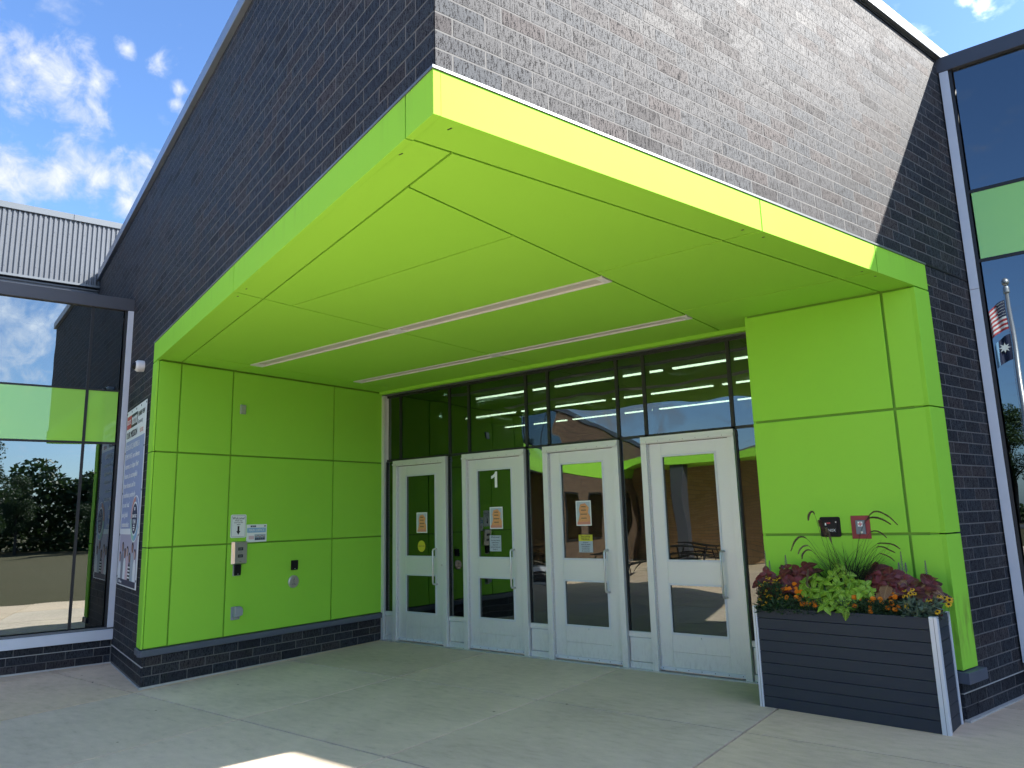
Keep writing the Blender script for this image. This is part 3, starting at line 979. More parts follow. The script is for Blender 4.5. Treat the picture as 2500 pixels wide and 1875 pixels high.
# ---- entrance glazing around the doors
eg = thing('entrance_glazing', FD, 'dark tinted glazing above and between the silver doors', 'glazed wall')
cols = [(-8.14, -7.86), (-7.86, -6.885), (-6.885, -6.53), (-6.53, -5.555), (-5.555, -5.21), (-5.21, -4.22), (-4.22, -3.865), (-3.865, -2.85), (-2.85, -2.40)]
part('side_frame', MB().box(XJ + 0.003, -8.142, -0.05, 0.07, 0.0, 3.505), 'brushed_aluminium', eg, bev=0.002)
part('head_frame', MB().box(XJ + 0.003, -2.38, -0.045, 0.07, 3.506, ZS - 0.042), 'light_coping', eg)
for i, (a, b) in enumerate(cols):
    part('glass_pane', MB().box(a + 0.016, b - 0.016, 0.022, 0.034, 2.545, 3.502), 'transom_glass', eg)
    if i: part('mullion', MB().box(a - 0.019, a + 0.019, 0.008, 0.15, 2.50, 3.505), 'dark_mullion', eg)
part('transom_bar', MB().box(XJ + 0.06, -2.40, 0.008, 0.12, 2.512, 2.548), 'dark_mullion', eg)
part('head_shadow', MB().box(XJ + 0.06, -2.40, 0.01, 0.12, 3.47, 3.504), 'dark_mullion', eg)
for (a, b) in ((-8.14, -7.945), (-6.905, -6.605), (-5.564, -5.272), (-4.211, -3.913), (-2.830, -2.40)):
    a2, b2 = a + 0.004, b - 0.004
    part('sidelight_pane', MB().box(a2 + 0.008, b2 - 0.004, 0.006, 0.018, 0.395, 2.515), 'transom_glass', eg)
    part('edge_gasket', MB().box(a2, a2 + 0.014, -0.012, 0.03, 0.395, 2.512).box(b2 - 0.008, b2, -0.012, 0.03, 0.395, 2.512), 'dark_mullion', eg)
    part('sidelight_rail', MB().box(a2, b2, -0.026, 0.03, 0.336, 0.394), 'brushed_aluminium', eg, bev=0.002)
    part('sidelight_rail', MB().box(a2, b2, -0.026, 0.03, 0.0, 0.076), 'brushed_aluminium', eg, bev=0.002)
    part('kick_panel', MB().box(a2 + 0.010, b2 - 0.006, -0.020, 0.02, 0.080, 0.332), 'brushed_aluminium', eg, bev=0.006)
part('threshold', MB().box(XJ + 0.02, -2.40, -0.085, 0.06, -0.02, 0.012), 'galvanized', eg, bev=0.002)

# ---- lobby behind the glass
lb_ = setting('lobby_interior', frame(0, YD, 1, 0))
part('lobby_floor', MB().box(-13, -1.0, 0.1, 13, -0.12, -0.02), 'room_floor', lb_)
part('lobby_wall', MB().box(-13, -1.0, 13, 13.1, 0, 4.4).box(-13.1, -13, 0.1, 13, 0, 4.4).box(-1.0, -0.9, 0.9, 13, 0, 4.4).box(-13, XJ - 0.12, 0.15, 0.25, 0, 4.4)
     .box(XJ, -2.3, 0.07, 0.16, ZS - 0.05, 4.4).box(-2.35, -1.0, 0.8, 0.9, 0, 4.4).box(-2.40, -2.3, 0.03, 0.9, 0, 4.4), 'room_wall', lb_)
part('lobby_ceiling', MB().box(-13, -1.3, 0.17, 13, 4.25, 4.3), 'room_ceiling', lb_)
for r_, yy in enumerate((12.0, 14.3, 16.6)):
    for k in range(5):
        xa = -13.35 + k * 2.56 + 0.1
        t = thing('strip_light', frame(xa, yy, 1, 0, 4.2), 'lit lobby strip light, %s row, %s from the left' % (('front', 'middle', 'back')[r_], ('first', 'second', 'third', 'fourth', 'fifth')[k]), 'ceiling light', 'lit strip lights inside the lobby')
        part('housing', MB().box(0, 2.36, -0.05, 0.05, 0.012, 0.05), 'white_plastic', t)
        part('diffuser', MB().box(0.01, 2.35, -0.042, 0.042, -0.012, 0.0115), 'strip_glow', t)

# ------------------------------------------------------------------ wings
lw = thing('glass_wing', FLW, 'left wing with mirror glass, lime band and white sill beyond the brick corner', 'building wing')
UEND = -8.0
part('coping', MB().box(UEND, 0.06, -0.05, 0.4, 4.605, 4.775, 0.004), 'dark_coping', lw)
part('coping_end', MB().box(0.0, 0.05, -0.06, 0.0, 4.775, 4.83), 'dark_coping', lw)
part('corner_frame', MB().box(-0.072, -0.002, -0.05, 0.08, 0.42, 4.603), 'white_aluminium', lw, bev=0.003)
part('corner_gasket', MB().box(-0.105, -0.0725, -0.02, 0.08, 0.42, 4.603), 'dark_mullion', lw)
part('sill', MB().box(UEND, -0.002, -0.055, 0.08, 0.270, 0.395), 'white_aluminium', lw, bev=0.003)
part('sill_lip', MB().box(UEND, -0.002, -0.02, 0.08, 0.396, 0.425), 'light_coping', lw)
ms = [-0.105, -0.49, -2.1, -3.7, -5.3, -6.9, UEND]
for i in range(len(ms) - 1):
    b, a = ms[i], ms[i + 1]
    if i: part('mullion', MB().box(b - 0.017, b + 0.017, -0.012, 0.06, 0.426, 4.603), 'dark_mullion', lw)
    g = 0.0175
    part('glass_pane', MB().box(a + g, b - g, 0.0, 0.012, 3.495, 4.603), 'west_glass', lw)
    part('spandrel_panel', MB().box(a + g, b - g, 0.0, 0.012, 2.792, 3.470), 'lime_spandrel', lw)
    part('glass_pane', MB().box(a + g, b - g, 0.0, 0.012, 0.44, 2.762), 'west_glass', lw)
part('transom_bar', MB().box(UEND, -0.106, -0.006, 0.05, 3.470, 3.494).box(UEND, -0.106, -0.006, 0.05, 2.763, 2.791), 'dark_mullion', lw)
cs = [(-0.03 + 0.0, 0.078, UEND, -0.01, -0.09), (0.078, 0.178, UEND, -0.01, -0.2), (0.178, 0.268, UEND, -0.01, -0.13)]
lay(lw, FLW, cs)
part('mortar_bed', MB().box(UEND, 0.0, 0.006, 0.2, -0.1, 0.268), 'mortar', lw)
part('sealant_bead', MB().box(UEND, 0.0, -0.012, 0.01, -0.06, -0.012).box(UEND, 0, -0.006, 0.008, 0.174, 0.181), 'white_sealant', lw)
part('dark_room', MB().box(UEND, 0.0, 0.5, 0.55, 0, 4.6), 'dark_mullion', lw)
part('roof_slab', MB().box(UEND - 9, 0.0, 0.4, 6, 4.4, 4.5), 'dark_coping', lw)

rw = thing('glass_wing', FRW, 'right wing with dark blue glass, lime band and white corner frame', 'building wing')
X0w = W0.x
part('coping', MB().box(X0w - 0.02, 9, -0.05, 0.4, 6.04, 6.2, 0.004), 'dark_coping', rw)
part('corner_frame', MB().box(X0w + 0.003, X0w + 0.082, -0.045, 0.08, 0.275, 3.72), 'white_aluminium', rw, bev=0.003)
part('corner_frame', MB().box(X0w + 0.003, X0w + 0.082, -0.045, 0.08, 3.724, 6.038), 'white_aluminium', rw, bev=0.003)
part('corner_gasket', MB().box(X0w + 0.0825, X0w + 0.112, -0.02, 0.08, 0.4, 6.038), 'dark_mullion', rw)
part('sill', MB().box(X0w + 0.083, 9, -0.06, 0.08, 0.275, 0.40), 'white_aluminium', rw, bev=0.003)
for (a, b) in ((X0w + 0.11, 1.6), (1.6, 3.8), (3.8, 6.0), (6.0, 9.0)):
    g = 0.0175
    for za, zb, mm, nn in ((0.405, 3.985, 'east_glass', 'glass_pane'), (4.02, 4.70, 'lime_spandrel', 'spandrel_panel'), (4.735, 6.038, 'east_glass', 'glass_pane')):
        part(nn, MB().box(a + g, b - g, 0.0, 0.012, za, zb), mm, rw)
    part('mullion', MB().box(b - 0.017, b + 0.017, -0.012, 0.06, 0.40, 6.038), 'dark_mullion', rw)
part('transom_bar', MB().box(X0w + 0.11, 9, -0.006, 0.05, 3.986, 4.019).box(X0w + 0.11, 9, -0.006, 0.05, 4.701, 4.734), 'dark_mullion', rw)
lay(rw, FRW, [(0.0 + 0.09 * i, 0.09 + 0.09 * i, X0w + 0.01, 4, -0.1 * (i % 2)) for i in range(3)])
part('mortar_bed', MB().box(X0w, 9, 0.006, 0.2, -0.1, 0.272), 'mortar', rw)
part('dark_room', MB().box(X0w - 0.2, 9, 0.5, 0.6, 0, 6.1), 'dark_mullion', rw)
part('roof_slab', MB().box(X0w - 0.2, 9, 0.4, 8, 5.9, 6.0), 'dark_coping', rw)
part('end_wall', MB().box(8.95, 9.05, 0.02, 8, 0, 6.0), 'dark_coping', rw)

# metal-clad upper storey behind the left wing
off = 4.0
us = thing('metal_clad_storey', frame((E0 + DL * off).x, (E0 + DL * off).y, DR.x, DR.y), 'upper storey clad in ribbed grey steel, rising behind the left wing', 'building')
mb = MB()
pitch = 0.0775
x = -6.0
prof = []
while x < 1.4:
    prof += [(x, 0.0), (x + 0.018, -0.022), (x + 0.046, -0.022), (x + 0.064, 0.0)]
    x += pitch
b = 0
for (px, py) in prof:
    mb.v += [(px, py, 6.075), (px, py, 7.25)]
for i in range(len(prof) - 1):
    mb.f.append((2 * i, 2 * i + 2, 2 * i + 3, 2 * i + 1))
part('corrugated_panel', mb, 'corrugated_steel', us)
mb = MB()
zz = 6.03
pr = []
while zz > 5.0:
    pr += [(0.06, zz), (0.035, zz - 0.02), (0.035, zz - 0.045), (0.06, zz - 0.065)]
    zz -= 0.085
for (py, pz) in pr:
    mb.v += [(-6.0, py, pz), (1.4, py, pz)]
for i in range(len(pr) - 1):
    mb.f.append((2 * i, 2 * i + 2, 2 * i + 3, 2 * i + 1))
part('ribbed_skirt', mb, 'corrugated_steel', us)
part('base_trim', MB().box(-6, 1.4, -0.03, 0.08, 6.035, 6.075), 'light_coping', us)
part('coping', MB().box(-6, -0.50, -0.05, 0.4, 7.245, 7.362, 0.004).box(-0.495, 1.4, -0.05, 0.4, 7.245, 7.362, 0.004), 'light_coping', us)
part('roof_body', MB().box(-6, 1.4, 0.07, 5, 4.5, 7.24), 'dark_coping', us)
mb = MB()
for j, zz in enumerate((6.2, 6.6, 6.95)):
    for i in range(24):
        mb.box(-3.6 + i * 0.2325 + 0.03, -3.6 + i * 0.2325 + 0.038, -0.027, -0.02, zz + 0.02 * (i % 3), zz + 0.02 * (i % 3) + 0.008)
part('rivets', mb, 'dark_coping', us, stuff=True)

# ------------------------------------------------------------------ paving
pv = setting('pavement')
gx = [-26.0 + i * 1.93 for i in range(9)]
gx = [-29.3, -27.4, -25.5, -23.5, -21.6, -19.7, -17.7, -15.8, -13.9, -11.95, -10.03, -8.12, -6.20, -4.30, -2.332, -0.40, 1.5, 3.4, 5.3, 7.2, 9.1]
gy = [-21.0, -19.1, -17.2, -15.3, -13.4, -11.4, -9.5, -7.6, -5.7, -3.75, -1.85, 0.10, 2.02, 3.965, 5.865, 7.62, 8.6]
for i in range(len(gx) - 1):
    for j in range(len(gy) - 1):
        a, b, c, d = gx[i], gx[i + 1], gy[j], gy[j + 1]
        if d > 8 and a < -2.4: continue
        if c < 3.9 and a > -0.5: continue        # lawn takes over beside the camera
        if b < -14 and d > -4: continue
        g = 0.0095
        if a < -12.1 and c > 3.9: continue
        cc = c
        mb = MB()
        bb = len(mb.v)
        pts = [(a + g, c + g), (b - g, c + g), (b - g, d - g), (a + g, d - g)]
        e_ = 0.0008
        inn = [(a + g + e_, c + g + e_), (b - g - e_, c + g + e_), (b - g - e_, d - g - e_), (a + g + e_, d - g - e_)]
        mb.v += [(p[0], p[1], gz(*p) - 0.10) for p in pts] + [(p[0], p[1], gz(*p) - 0.005) for p in pts] + [(p[0], p[1], gz(*p)) for p in inn]
        for k in range(4):
            k2 = (k + 1) % 4
            mb.f += [(k, k2, 4 + k2, 4 + k), (4 + k, 4 + k2, 8 + k2, 8 + k)]
        mb.f.append((8, 9, 10, 11))
        so = part('concrete_slab', mb, 'concrete', pv)
        so.color = (1.10, 0.985, 0.93, 1) if (-8.2 < a < -2.4 and c > 1.9) else (1.14, 0.96, 0.82, 1)
mb = MB()
mb.box(-30, -2.3, -21, 9.5, -0.30, -0.25)
part('joint_bed', MB(), 'joint_filler', pv) if False else None
mb = MB()
mb.v += [(-30, -8, gz(0, -8) - 0.035), (9.2, -8, gz(0, -8) - 0.035), (9.2, YD, -0.035), (-30, YD, -0.035), (9.2, 9.5, -0.035), (-30, 9.5, -0.035), (-30, -22, gz(0, -8) - 0.035), (9.2, -22, gz(0, -8) - 0.035)]
mb.f += [(0, 1, 2, 3), (3, 2, 4, 5), (6, 7, 1, 0)]
part('joint_filler', mb, 'joint_filler', pv)

# lawn all round, with a road at its far side
lawn = part('lawn', MB().box(-400, 400, -400, 400, -0.6, -0.155), 'lawn_grass', None)
lawn['kind'] = 'structure'
lw2 = part('side_lawn', MB().prism([(-0.38, 3.95), (-0.38, -40), (60, -40), (60, 3.95)], -0.154, gz(0, 0) + 0.004, 'xy'), 'lawn_grass', None)
lw2['kind'] = 'structure'
rd = part('road', MB().prism([(-120, -46), (-120, -54), (160, -54), (160, -46)], -0.15, -0.04, 'xy'), 'asphalt', None)
rd['kind'] = 'structure'

# ------------------------------------------------------------------ things on the left jamb
def sign_plate(name, mw, x0, x1, z0, z1, lab, cat, m='white_print', y=-0.010, r=0.0, frame_m=None, frame_w=0.0):
    t = thing(name, mw, lab, cat)
    if r:
        P = []
        for cx, cz, a0 in ((x1 - r, z0 + r, -90), (x1 - r, z1 - r, 0), (x0 + r, z1 - r, 90), (x0 + r, z0 + r, 180)):
            for k in range(5):
                a = R_(a0 + k * 22.5)
                P.append((cx + r * math.cos(a), cz + r * math.sin(a)))
        part('plate', MB().prism(P, y, y + 0.003), m, t)
    else:
        part('plate', MB().box(x0, x1, y, y + 0.003, z0, z1), m, t)
    return t


yj = -0.012
t = sign_plate('welcome_sign', FJ, 5.042, 5.250, 1.511, 1.787, 'small white Welcome sign with black down arrow above the intercom', 'sign', r=0.018, y=yj)
q = 0.0035
for (a, b, c, d) in ((5.056, 5.236, 1.523, 1.5255), (5.056, 5.236, 1.7725, 1.775), (5.054, 5.0565, 1.527, 1.771), (5.2355, 5.238, 1.527, 1.771)):
    part('border', MB().box(a, b, yj - 0.001, yj + 0.001, c, d), 'navy_print', t)
text('lettering', 'Welcome!', 0.044, 5.146, 1.742, yj - 0.0008, 'black_print', t, sx=0.88)
text('lettering', 'Please use\nintercom for\nentry', 0.0235, 5.146, 1.692, yj - 0.0008, 'black_print', t, space=0.95)
part('arrow', MB().prism([(5.146, 1.546), (5.172, 1.590), (5.158, 1.590), (5.158, 1.650), (5.134, 1.650), (5.134, 1.590), (5.120, 1.590)], yj - 0.001, yj + 0.001), 'black_print', t)
t = sign_plate('office_sign', FJ, 5.2602, 5.543, 1.451, 1.664, 'white Main Office poster with blue heading band and group photo', 'sign', y=-0.009)
yo = -0.0095
part('heading_band', MB().box(5.268, 5.528, yo - 0.001, yo + 0.001, 1.565, 1.622), 'sky_print', t)
text('lettering', 'MAIN OFFICE', 0.043, 5.398, 1.592, yo - 0.0022, 'white_print', t, sx=0.86)
part('logo_strip', MB().box(5.315, 5.388, yo - 0.001, yo + 0.001, 1.631, 1.651), 'navy_print', t)
text('lettering', 'ISD 272', 0.014, 5.352, 1.641, yo - 0.0022, 'white_print', t)
part('small_logo', MB().box(5.503, 5.528, yo - 0.001, yo + 0.001, 1.635, 1.648), 'black_print', t)
part('pink_note', MB().box(5.292, 5.366, yo - 0.001, yo + 0.001, 1.484, 1.526), 'pink_print', t)
part('photo', MB().box(5.372, 5.527, yo - 0.001, yo + 0.001, 1.472, 1.544), 'paper_blue', t)
mb = MB()
mh = MB()
for i in range(5):
    cx = 5.392 + i * 0.028
    mb.disc(cx, 1.514 + 0.008 * (i % 2), 0.009, yo - 0.0018, yo, 10)
    mh.prism([(cx - 0.013, 1.474), (cx + 0.013, 1.474), (cx + 0.009, 1.504), (cx - 0.009, 1.504)], yo - 0.0016, yo)
part('photo_faces', mb, 'skin_print', t, stuff=True)
part('photo_figures', mh, 'navy_print', t, stuff=True)

t = thing('intercom', FJ, 'stainless steel intercom panel with two small dark buttons, below the Welcome sign', 'intercom')
y1 = -0.0065
mb = MB()
b0 = [(5.066, 1.198), (5.264, 1.198), (5.264, 1.466), (5.066, 1.466)]
f0_ = [(5.096, 1.206), (5.255, 1.206), (5.255, 1.461), (5.090, 1.461)]
mb.v += [(p[0], y1, p[1]) for p in b0] + [(p[0], y1 - 0.036, p[1]) for p in f0_]
for k in range(4):
    k2 = (k + 1) % 4
    mb.f.append((k, k2, 4 + k2, 4 + k))
mb.f.append((4, 5, 6, 7))
part('housing', mb, 'stainless', t, bev=0.003)
yy = y1 - 0.037
for zc_ in (1.378, 1.295):
    part('button', MB().box(5.135, 5.200, yy - 0.002, yy + 0.002, zc_ - 0.018, zc_ + 0.018), 'black_plastic', t)
    mb = MB()
    for k in range(2):
        mb.box(5.147, 5.188, yy - 0.0026, yy - 0.002, zc_ - 0.008 + k * 0.011, zc_ - 0.003 + k * 0.011)
    part('button_label', mb, 'grey_print', t)
part('speaker_slots', MB().box(5.150, 5.185, yy - 0.001, yy + 0.001, 1.346, 1.349).box(5.150, 5.185, yy - 0.001, yy + 0.001, 1.336, 1.339).box(5.150, 5.185, yy - 0.001, yy + 0.001, 1.326, 1.329), 'grey_print', t)
part('maker_mark', MB().box(5.158, 5.180, yy - 0.0015, yy + 0.001, 1.228, 1.232), 'black_print', t)


def reader(x0, x1, z0, z1, lab, side=False):
    t = thing('card_reader', FJ, lab, 'card reader')
    if side:
        part('back_plate', MB().box(x0 - 0.012, x1 + 0.004, -0.010, -0.006, z0 - 0.006, z1), 'galvanized', t)
        x0 += 0.004
    mb = MB().prism([(x0, z0), (x1, z0), (x1 + 0.003, z0 + 0.03), (x1 + 0.003, z1), (x0, z1)], -0.034, -0.010)
    part('body', mb, 'black_plastic', t, bev=0.004)
    part('indicator_light', MB().box((x0 + x1) / 2 - 0.008, (x0 + x1) / 2 + 0.008, -0.0355, -0.0345, z0 + 0.014, z0 + 0.018), 'white_plastic', t)
    return t


reader(5.104, 5.188, 1.068, 1.196, 'narrow black card reader tucked under the steel intercom', True)
reader(5.912, 6.006, 1.075, 1.195, 'black card reader on the lime wall above the round push plate')
t = thing('push_plate', FJ, 'round steel accessible door push plate on the lime wall', 'door button')
part('rim', MB().lathe([(0.078, -0.0065), (0.078, -0.022), (0.073, -0.026)], 40, 'y', (5.954, 0, 0.929)), 'galvanized', t, smooth=False)
part('plate', MB().lathe([(0.070, -0.024), (0.070, -0.0285), (0.066, -0.030)], 40, 'y', (5.954, 0, 0.929)), 'stainless', t)
yp = -0.0305
mb = MB()
cx, cz = 5.954, 0.946
mb.disc(cx + 0.002, cz + 0.026, 0.0045, yp - 0.001, yp + 0.001, 10)
mb.box(cx - 0.001, cx + 0.003, yp - 0.001, yp + 0.001, cz + 0.004, cz + 0.020)
mb.box(cx + 0.000, cx + 0.013, yp - 0.001, yp + 0.001, cz + 0.002, cz + 0.005)
for k in range(14):
    a0, a1 = R_(110 + k * 17), R_(110 + (k + 1) * 17)
    r1, r2 = 0.011, 0.0135
    mb.prism([(cx + r1 * math.cos(a0), cz - 0.003 + r1 * math.sin(a0)), (cx + r2 * math.cos(a0), cz - 0.003 + r2 * math.sin(a0)),
              (cx + r2 * math.cos(a1), cz - 0.003 + r2 * math.sin(a1)), (cx + r1 * math.cos(a1), cz - 0.003 + r1 * math.sin(a1))], yp - 0.001, yp + 0.001)
part('wheelchair_symbol', mb, 'navy_print', t)
text('lettering', 'PUSH\nTO OPEN', 0.0155, 5.954, 0.902, yp, 'navy_print', t)
t = thing('outlet_cover', FJ, 'grey weatherproof outlet cover low on the lime wall', 'outlet')
part('base_plate', MB().box(5.088, 5.205, -0.016, -0.0065, 0.556, 0.708), 'grey_plastic', t, bev=0.003)
part('hood', MB().prism([(5.104, 0.585), (5.209, 0.606), (5.214, 0.66), (5.205, 0.690), (5.185, 0.707), (5.104, 0.713)], -0.075, -0.016), 'grey_plastic', t, bev=0.008)
part('latch', MB().box(5.135, 5.165, -0.04, -0.015, 0.562, 0.580), 'galvanized', t)
t = thing('sensor_box', FJ, 'small grey rectangular box high on the lime wall', 'sensor')
part('body', MB().box(5.107, 5.181, -0.028, -0.0065, 3.022, 3.137), 'grey_plastic', t, bev=0.003)
part('cover', MB().box(5.114, 5.174, -0.031, -0.0275, 3.030, 3.129), 'galvanized', t, bev=0.002)

# ---- security camera and banner on the left face
t = thing('security_camera', frame((C0 + DL * 7.18).x, (C0 + DL * 7.18).y, -DL.x, -DL.y, 3.645), 'white dome security camera on the brick wall left of the canopy', 'camera')
part('mount', MB().lathe([(0.068, 0.0), (0.072, -0.02), (0.072, -0.075), (0.066, -0.09)], 28, 'y'), 'white_plastic', t, smooth=False, bev=0.002)
part('dome', MB().lathe([(0.050, -0.0895), (0.049, -0.105), (0.038, -0.128), (0.018, -0.140), (0.002, -0.143)], 24, 'y'), 'black_plastic', t, smooth=True)
part('shroud', MB().lathe([(0.062, -0.0898), (0.058, -0.1), (0.052, -0.1)], 28, 'y'), 'white_plastic', t)
part('conduit', MB().tube([(-0.07, -0.01, 0.0), (-0.11, -0.02, 0.01), (-0.13, -0.015, -0.02)], 0.012, 8), 'grey_plastic', t, smooth=True)

bn = thing('banner', FL, 'tall vinyl banner with a mission statement and a photo of children, on brick', 'banner')
X0b, X1b, Z0b, Z1b = -8.068, -6.735, 0.962, 3.172
mb = MB()
nx, nz = 8, 14


def bulge(x, z):
    a = (x - X0b) / (X1b - X0b)
    c = (z - Z0b) / (Z1b - Z0b)
    return -0.014 - 0.010 * math.sin(a * 7) * math.sin(c * 9) * (a * (1 - a) * 3)


mb = MB().box(X0b, X1b, -0.016, -0.013, Z0b, Z1b)
part('sheet', mb, 'white_print', bn)
yb = -0.0165


def flat(name, x0, x1, z0, z1, m, y=yb, par=None):
    return part(name, MB().box(x0, x1, y - 0.001, y, z0, z1), m, par or bn)


flat('logo_red_block', -8.035, -7.72, 2.93, 3.10, 'red_print')
flat('logo_dark_block', -7.719, -7.30, 2.93, 3.10, 'black_print')
text('lettering', 'ISD272', 0.085, -7.877, 3.015, yb - 0.003, 'white_print', bn)
for k in range(4):
    cx = -7.65 + k * 0.095
    mb = MB()
    mb.disc(cx, 3.052, 0.014, yb - 0.004, yb - 0.001, 10)
    mb.prism([(cx - 0.008, 2.962), (cx + 0.0, 3.0), (cx + 0.008, 2.962), (cx + 0.02, 2.962), (cx + 0.012, 3.015), (cx + 0.034, 3.045), (cx + 0.028, 3.053), (cx, 3.036), (cx - 0.028, 3.053), (cx - 0.034, 3.045), (cx - 0.012, 3.015), (cx - 0.02, 2.962)], yb - 0.004, yb - 0.001)
    part('star_figure', mb, 'white_print', bn)
text('lettering', 'PRAIRIE VIEW', 0.088, -7.25, 3.05, yb - 0.002, 'black_print', bn, 'LEFT', sx=0.80)
text('lettering', 'Elementary', 0.080, -7.25, 2.955, yb - 0.002, 'grey_print', bn, 'LEFT', sx=0.9)
text('lettering', 'OUR MISSION', 0.125, -8.00, 2.84, yb - 0.002, 'black_print', bn, 'LEFT', sx=0.95)
text('lettering', 'is to:', 0.11, -7.08, 2.84, yb - 0.002, 'salmon_print', bn, 'LEFT')
flat('blue_field', -8.0, -6.77, 1.655, 2.765, 'blue_print')
lines = ['EDUCATE, INSPIRE &', 'EMPOWER our diverse', 'learners, to shape their', 'futures, to accomplish', 'their dreams and to', 'contribute positively', 'to our local', 'and global', 'communities']
for k, s in enumerate(lines):
    text('lettering', s, 0.098, -7.95, 2.68 - k * 0.122, yb - 0.003, 'white_print', bn, 'LEFT', sx=1.0)
flat('photo', -8.0, -6.80, 0.99, 1.585, 'lilac_print')
flat('photo_strip', -8.0, -6.80, 0.975, 1.045, 'navy_print', yb - 0.0015)
random.seed(5)
for k in range(7):
    cx = -7.90 + k * 0.165
    hz = 1.30 + 0.07 * ((k * 3) % 4) / 3 + (0.05 if k % 2 else 0)
    hd = link('child_figure', None, bn)
    part('hair', MB().disc(cx, hz + 0.012, 0.062, yb - 0.004, yb - 0.002, 18, rx=0.058), 'hair_print', hd)
    part('face', MB().disc(cx, hz, 0.048, yb - 0.0055, yb - 0.0042, 18, rx=0.042), ['skin_print', 'pale_skin_print'][(k * 2 + 1) % 3 % 2], hd)
    part('shirt', MB().prism([(cx - 0.085, 1.046), (cx + 0.085, 1.046), (cx + 0.07, hz - 0.11), (cx + 0.02, hz - 0.05), (cx - 0.02, hz - 0.05), (cx - 0.07, hz - 0.11)], yb - 0.0042, yb - 0.0022),
         ['white_print', 'grey_print', 'white_print', 'pink_print', 'black_print', 'paper_blue', 'white_print'][k], hd)
    if k == 4:
        mb = MB()
        for q in range(4):
            mb.box(cx - 0.07, cx + 0.07, yb - 0.0056, yb - 0.0044, 1.07 + q * 0.04, 1.088 + q * 0.04)
        part('stripes', mb, 'white_print', hd)
text('lettering', 'ISD272.org', 0.045, -7.9, 1.01, yb - 0.004, 'white_print', bn, 'LEFT')
sc = (-7.03, 1.77)
seal = link('seal', None, bn)
part('outer_ring', MB().disc(*sc, 0.275, yb - 0.006, yb - 0.004, 40), 'white_print', seal)
for k, mm in enumerate(('salmon_print', 'mint_print', 'sky_print', 'blue_print')):
    a0 = 90 + k * 90
    P = []
    for i in range(10):
        a = R_(a0 + i * 10)
        P.append((sc[0] + 0.262 * math.cos(a), sc[1] + 0.262 * math.sin(a)))
    P.append((sc[0], sc[1]))
    part('ring_segment', MB().prism(P, yb - 0.0075, yb - 0.0062), mm, seal)
part('inner_ring', MB().disc(*sc, 0.20, yb - 0.0088, yb - 0.0078, 40), 'white_print', seal)
part('core', MB().disc(*sc, 0.178, yb - 0.0102, yb - 0.009, 40), 'navy_print', seal)
text('lettering', 'ISD', 0.055, sc[0], sc[1] + 0.115, yb - 0.012, 'white_print', seal)
text('lettering', 'STRATEGIC', 0.056, sc[0], sc[1] + 0.03, yb - 0.012, 'white_print', seal)
text('lettering', 'PLAN', 0.075, sc[0], sc[1] - 0.035, yb - 0.012, 'white_print', seal)
text('lettering', 'INSPIRE\nEMPOWER\nLEARN', 0.026, sc[0], sc[1] - 0.105, yb - 0.012, 'white_print', seal)
for k in range(5):
    part('grommet', MB().lathe([(0.014, -0.0165), (0.014, -0.0185), (0.006, -0.0185)], 12, 'y', (X0b + 0.03 + k * (X1b - X0b - 0.06) / 4, 0, Z1b - 0.03)), 'black_metal', bn)
    if k: part('grommet', MB().lathe([(0.014, -0.0165), (0.014, -0.0185), (0.006, -0.0185)], 12, 'y', (X0b + 0.025, 0, Z1b - 0.03 - k * 0.52)), 'black_metal', bn)
    if k: part('grommet', MB().lathe([(0.014, -0.0165), (0.014, -0.0185), (0.006, -0.0185)], 12, 'y', (X1b - 0.02, 0, Z1b - 0.03 - k * 0.52)), 'black_metal', bn)

# ---- papers on the door glass
yg_ = -0.0045
FLY = [(-7.515, -7.312, 1.483, 1.763, 'orange flyer taped to the glass of the leftmost door', 0.75),
       (-6.178, -5.965, 1.523, 1.801, 'orange flyer under the number 1 on the second door', 0.9),
       (-4.845, -4.635, 1.545, 1.836, 'orange flyer above the security notice on the third door', 1.0)]
for (a, b, c, d, lab, kk) in FLY:
    t = thing('flyer', FD, lab, 'flyer')
    part('sheet', MB().box(a, b, yg_ - 0.001, yg_, c, d), 'white_print', t)
    y2 = yg_ - 0.0012
    part('picture', MB().box(a + 0.012, b - 0.012, y2 - 0.0006, y2, c + 0.012, d - 0.012), 'paper_blue', t)
    wdt, hgt = b - a, d - c
    P = [(a + wdt * px, c + hgt * pz) for px, pz in ((.1, .1), (.93, .1), (.93, .35), (.80, .52), (.86, .72), (.62, .90), (.30, .86), (.20, .66), (.26, .46))]
    part('orange_shape', MB().prism(P, y2 - 0.0014, y2 - 0.0008), 'orange_print', t)
    part('red_band', MB().box(a + 0.014, b - 0.014, y2 - 0.0022, y2 - 0.0016, c + 0.014, c + 0.045), 'salmon_print', t)
    mb = MB()
    for k, (px0, px1, pz) in enumerate(((.36, .66, .74), (.34, .68, .60), (.30, .74, .44), (.34, .70, .28))):
        mb.box(a + wdt * px0, a + wdt * px1, y2 - 0.0022, y2 - 0.0016, c + hgt * pz, c + hgt * pz + 0.012)
    part('print_lines', mb, 'brass_brown', t)
t = thing('number_decal', FD, 'white vinyl number 1 on the glass of the second door', 'door number')
nx0, nz0 = -6.145, 2.052
P = [(0.062, 0.0), (0.104, 0.0), (0.104, 0.205), (0.072, 0.205), (0.058, 0.178), (0.032, 0.160), (0.004, 0.150), (0.004, 0.114), (0.036, 0.124), (0.062, 0.140)]
part('numeral', MB().prism([(nx0 + p[0], nz0 + p[1]) for p in P], yg_ - 0.0012, yg_ - 0.0002), 'white_print', t)
t = thing('welcome_notice', FD, 'pale blue Welcome notice below the orange flyer on the second door', 'notice')
part('sheet', MB().box(-6.188, -6.000, yg_ - 0.001, yg_, 1.240, 1.440), 'paper_blue', t)
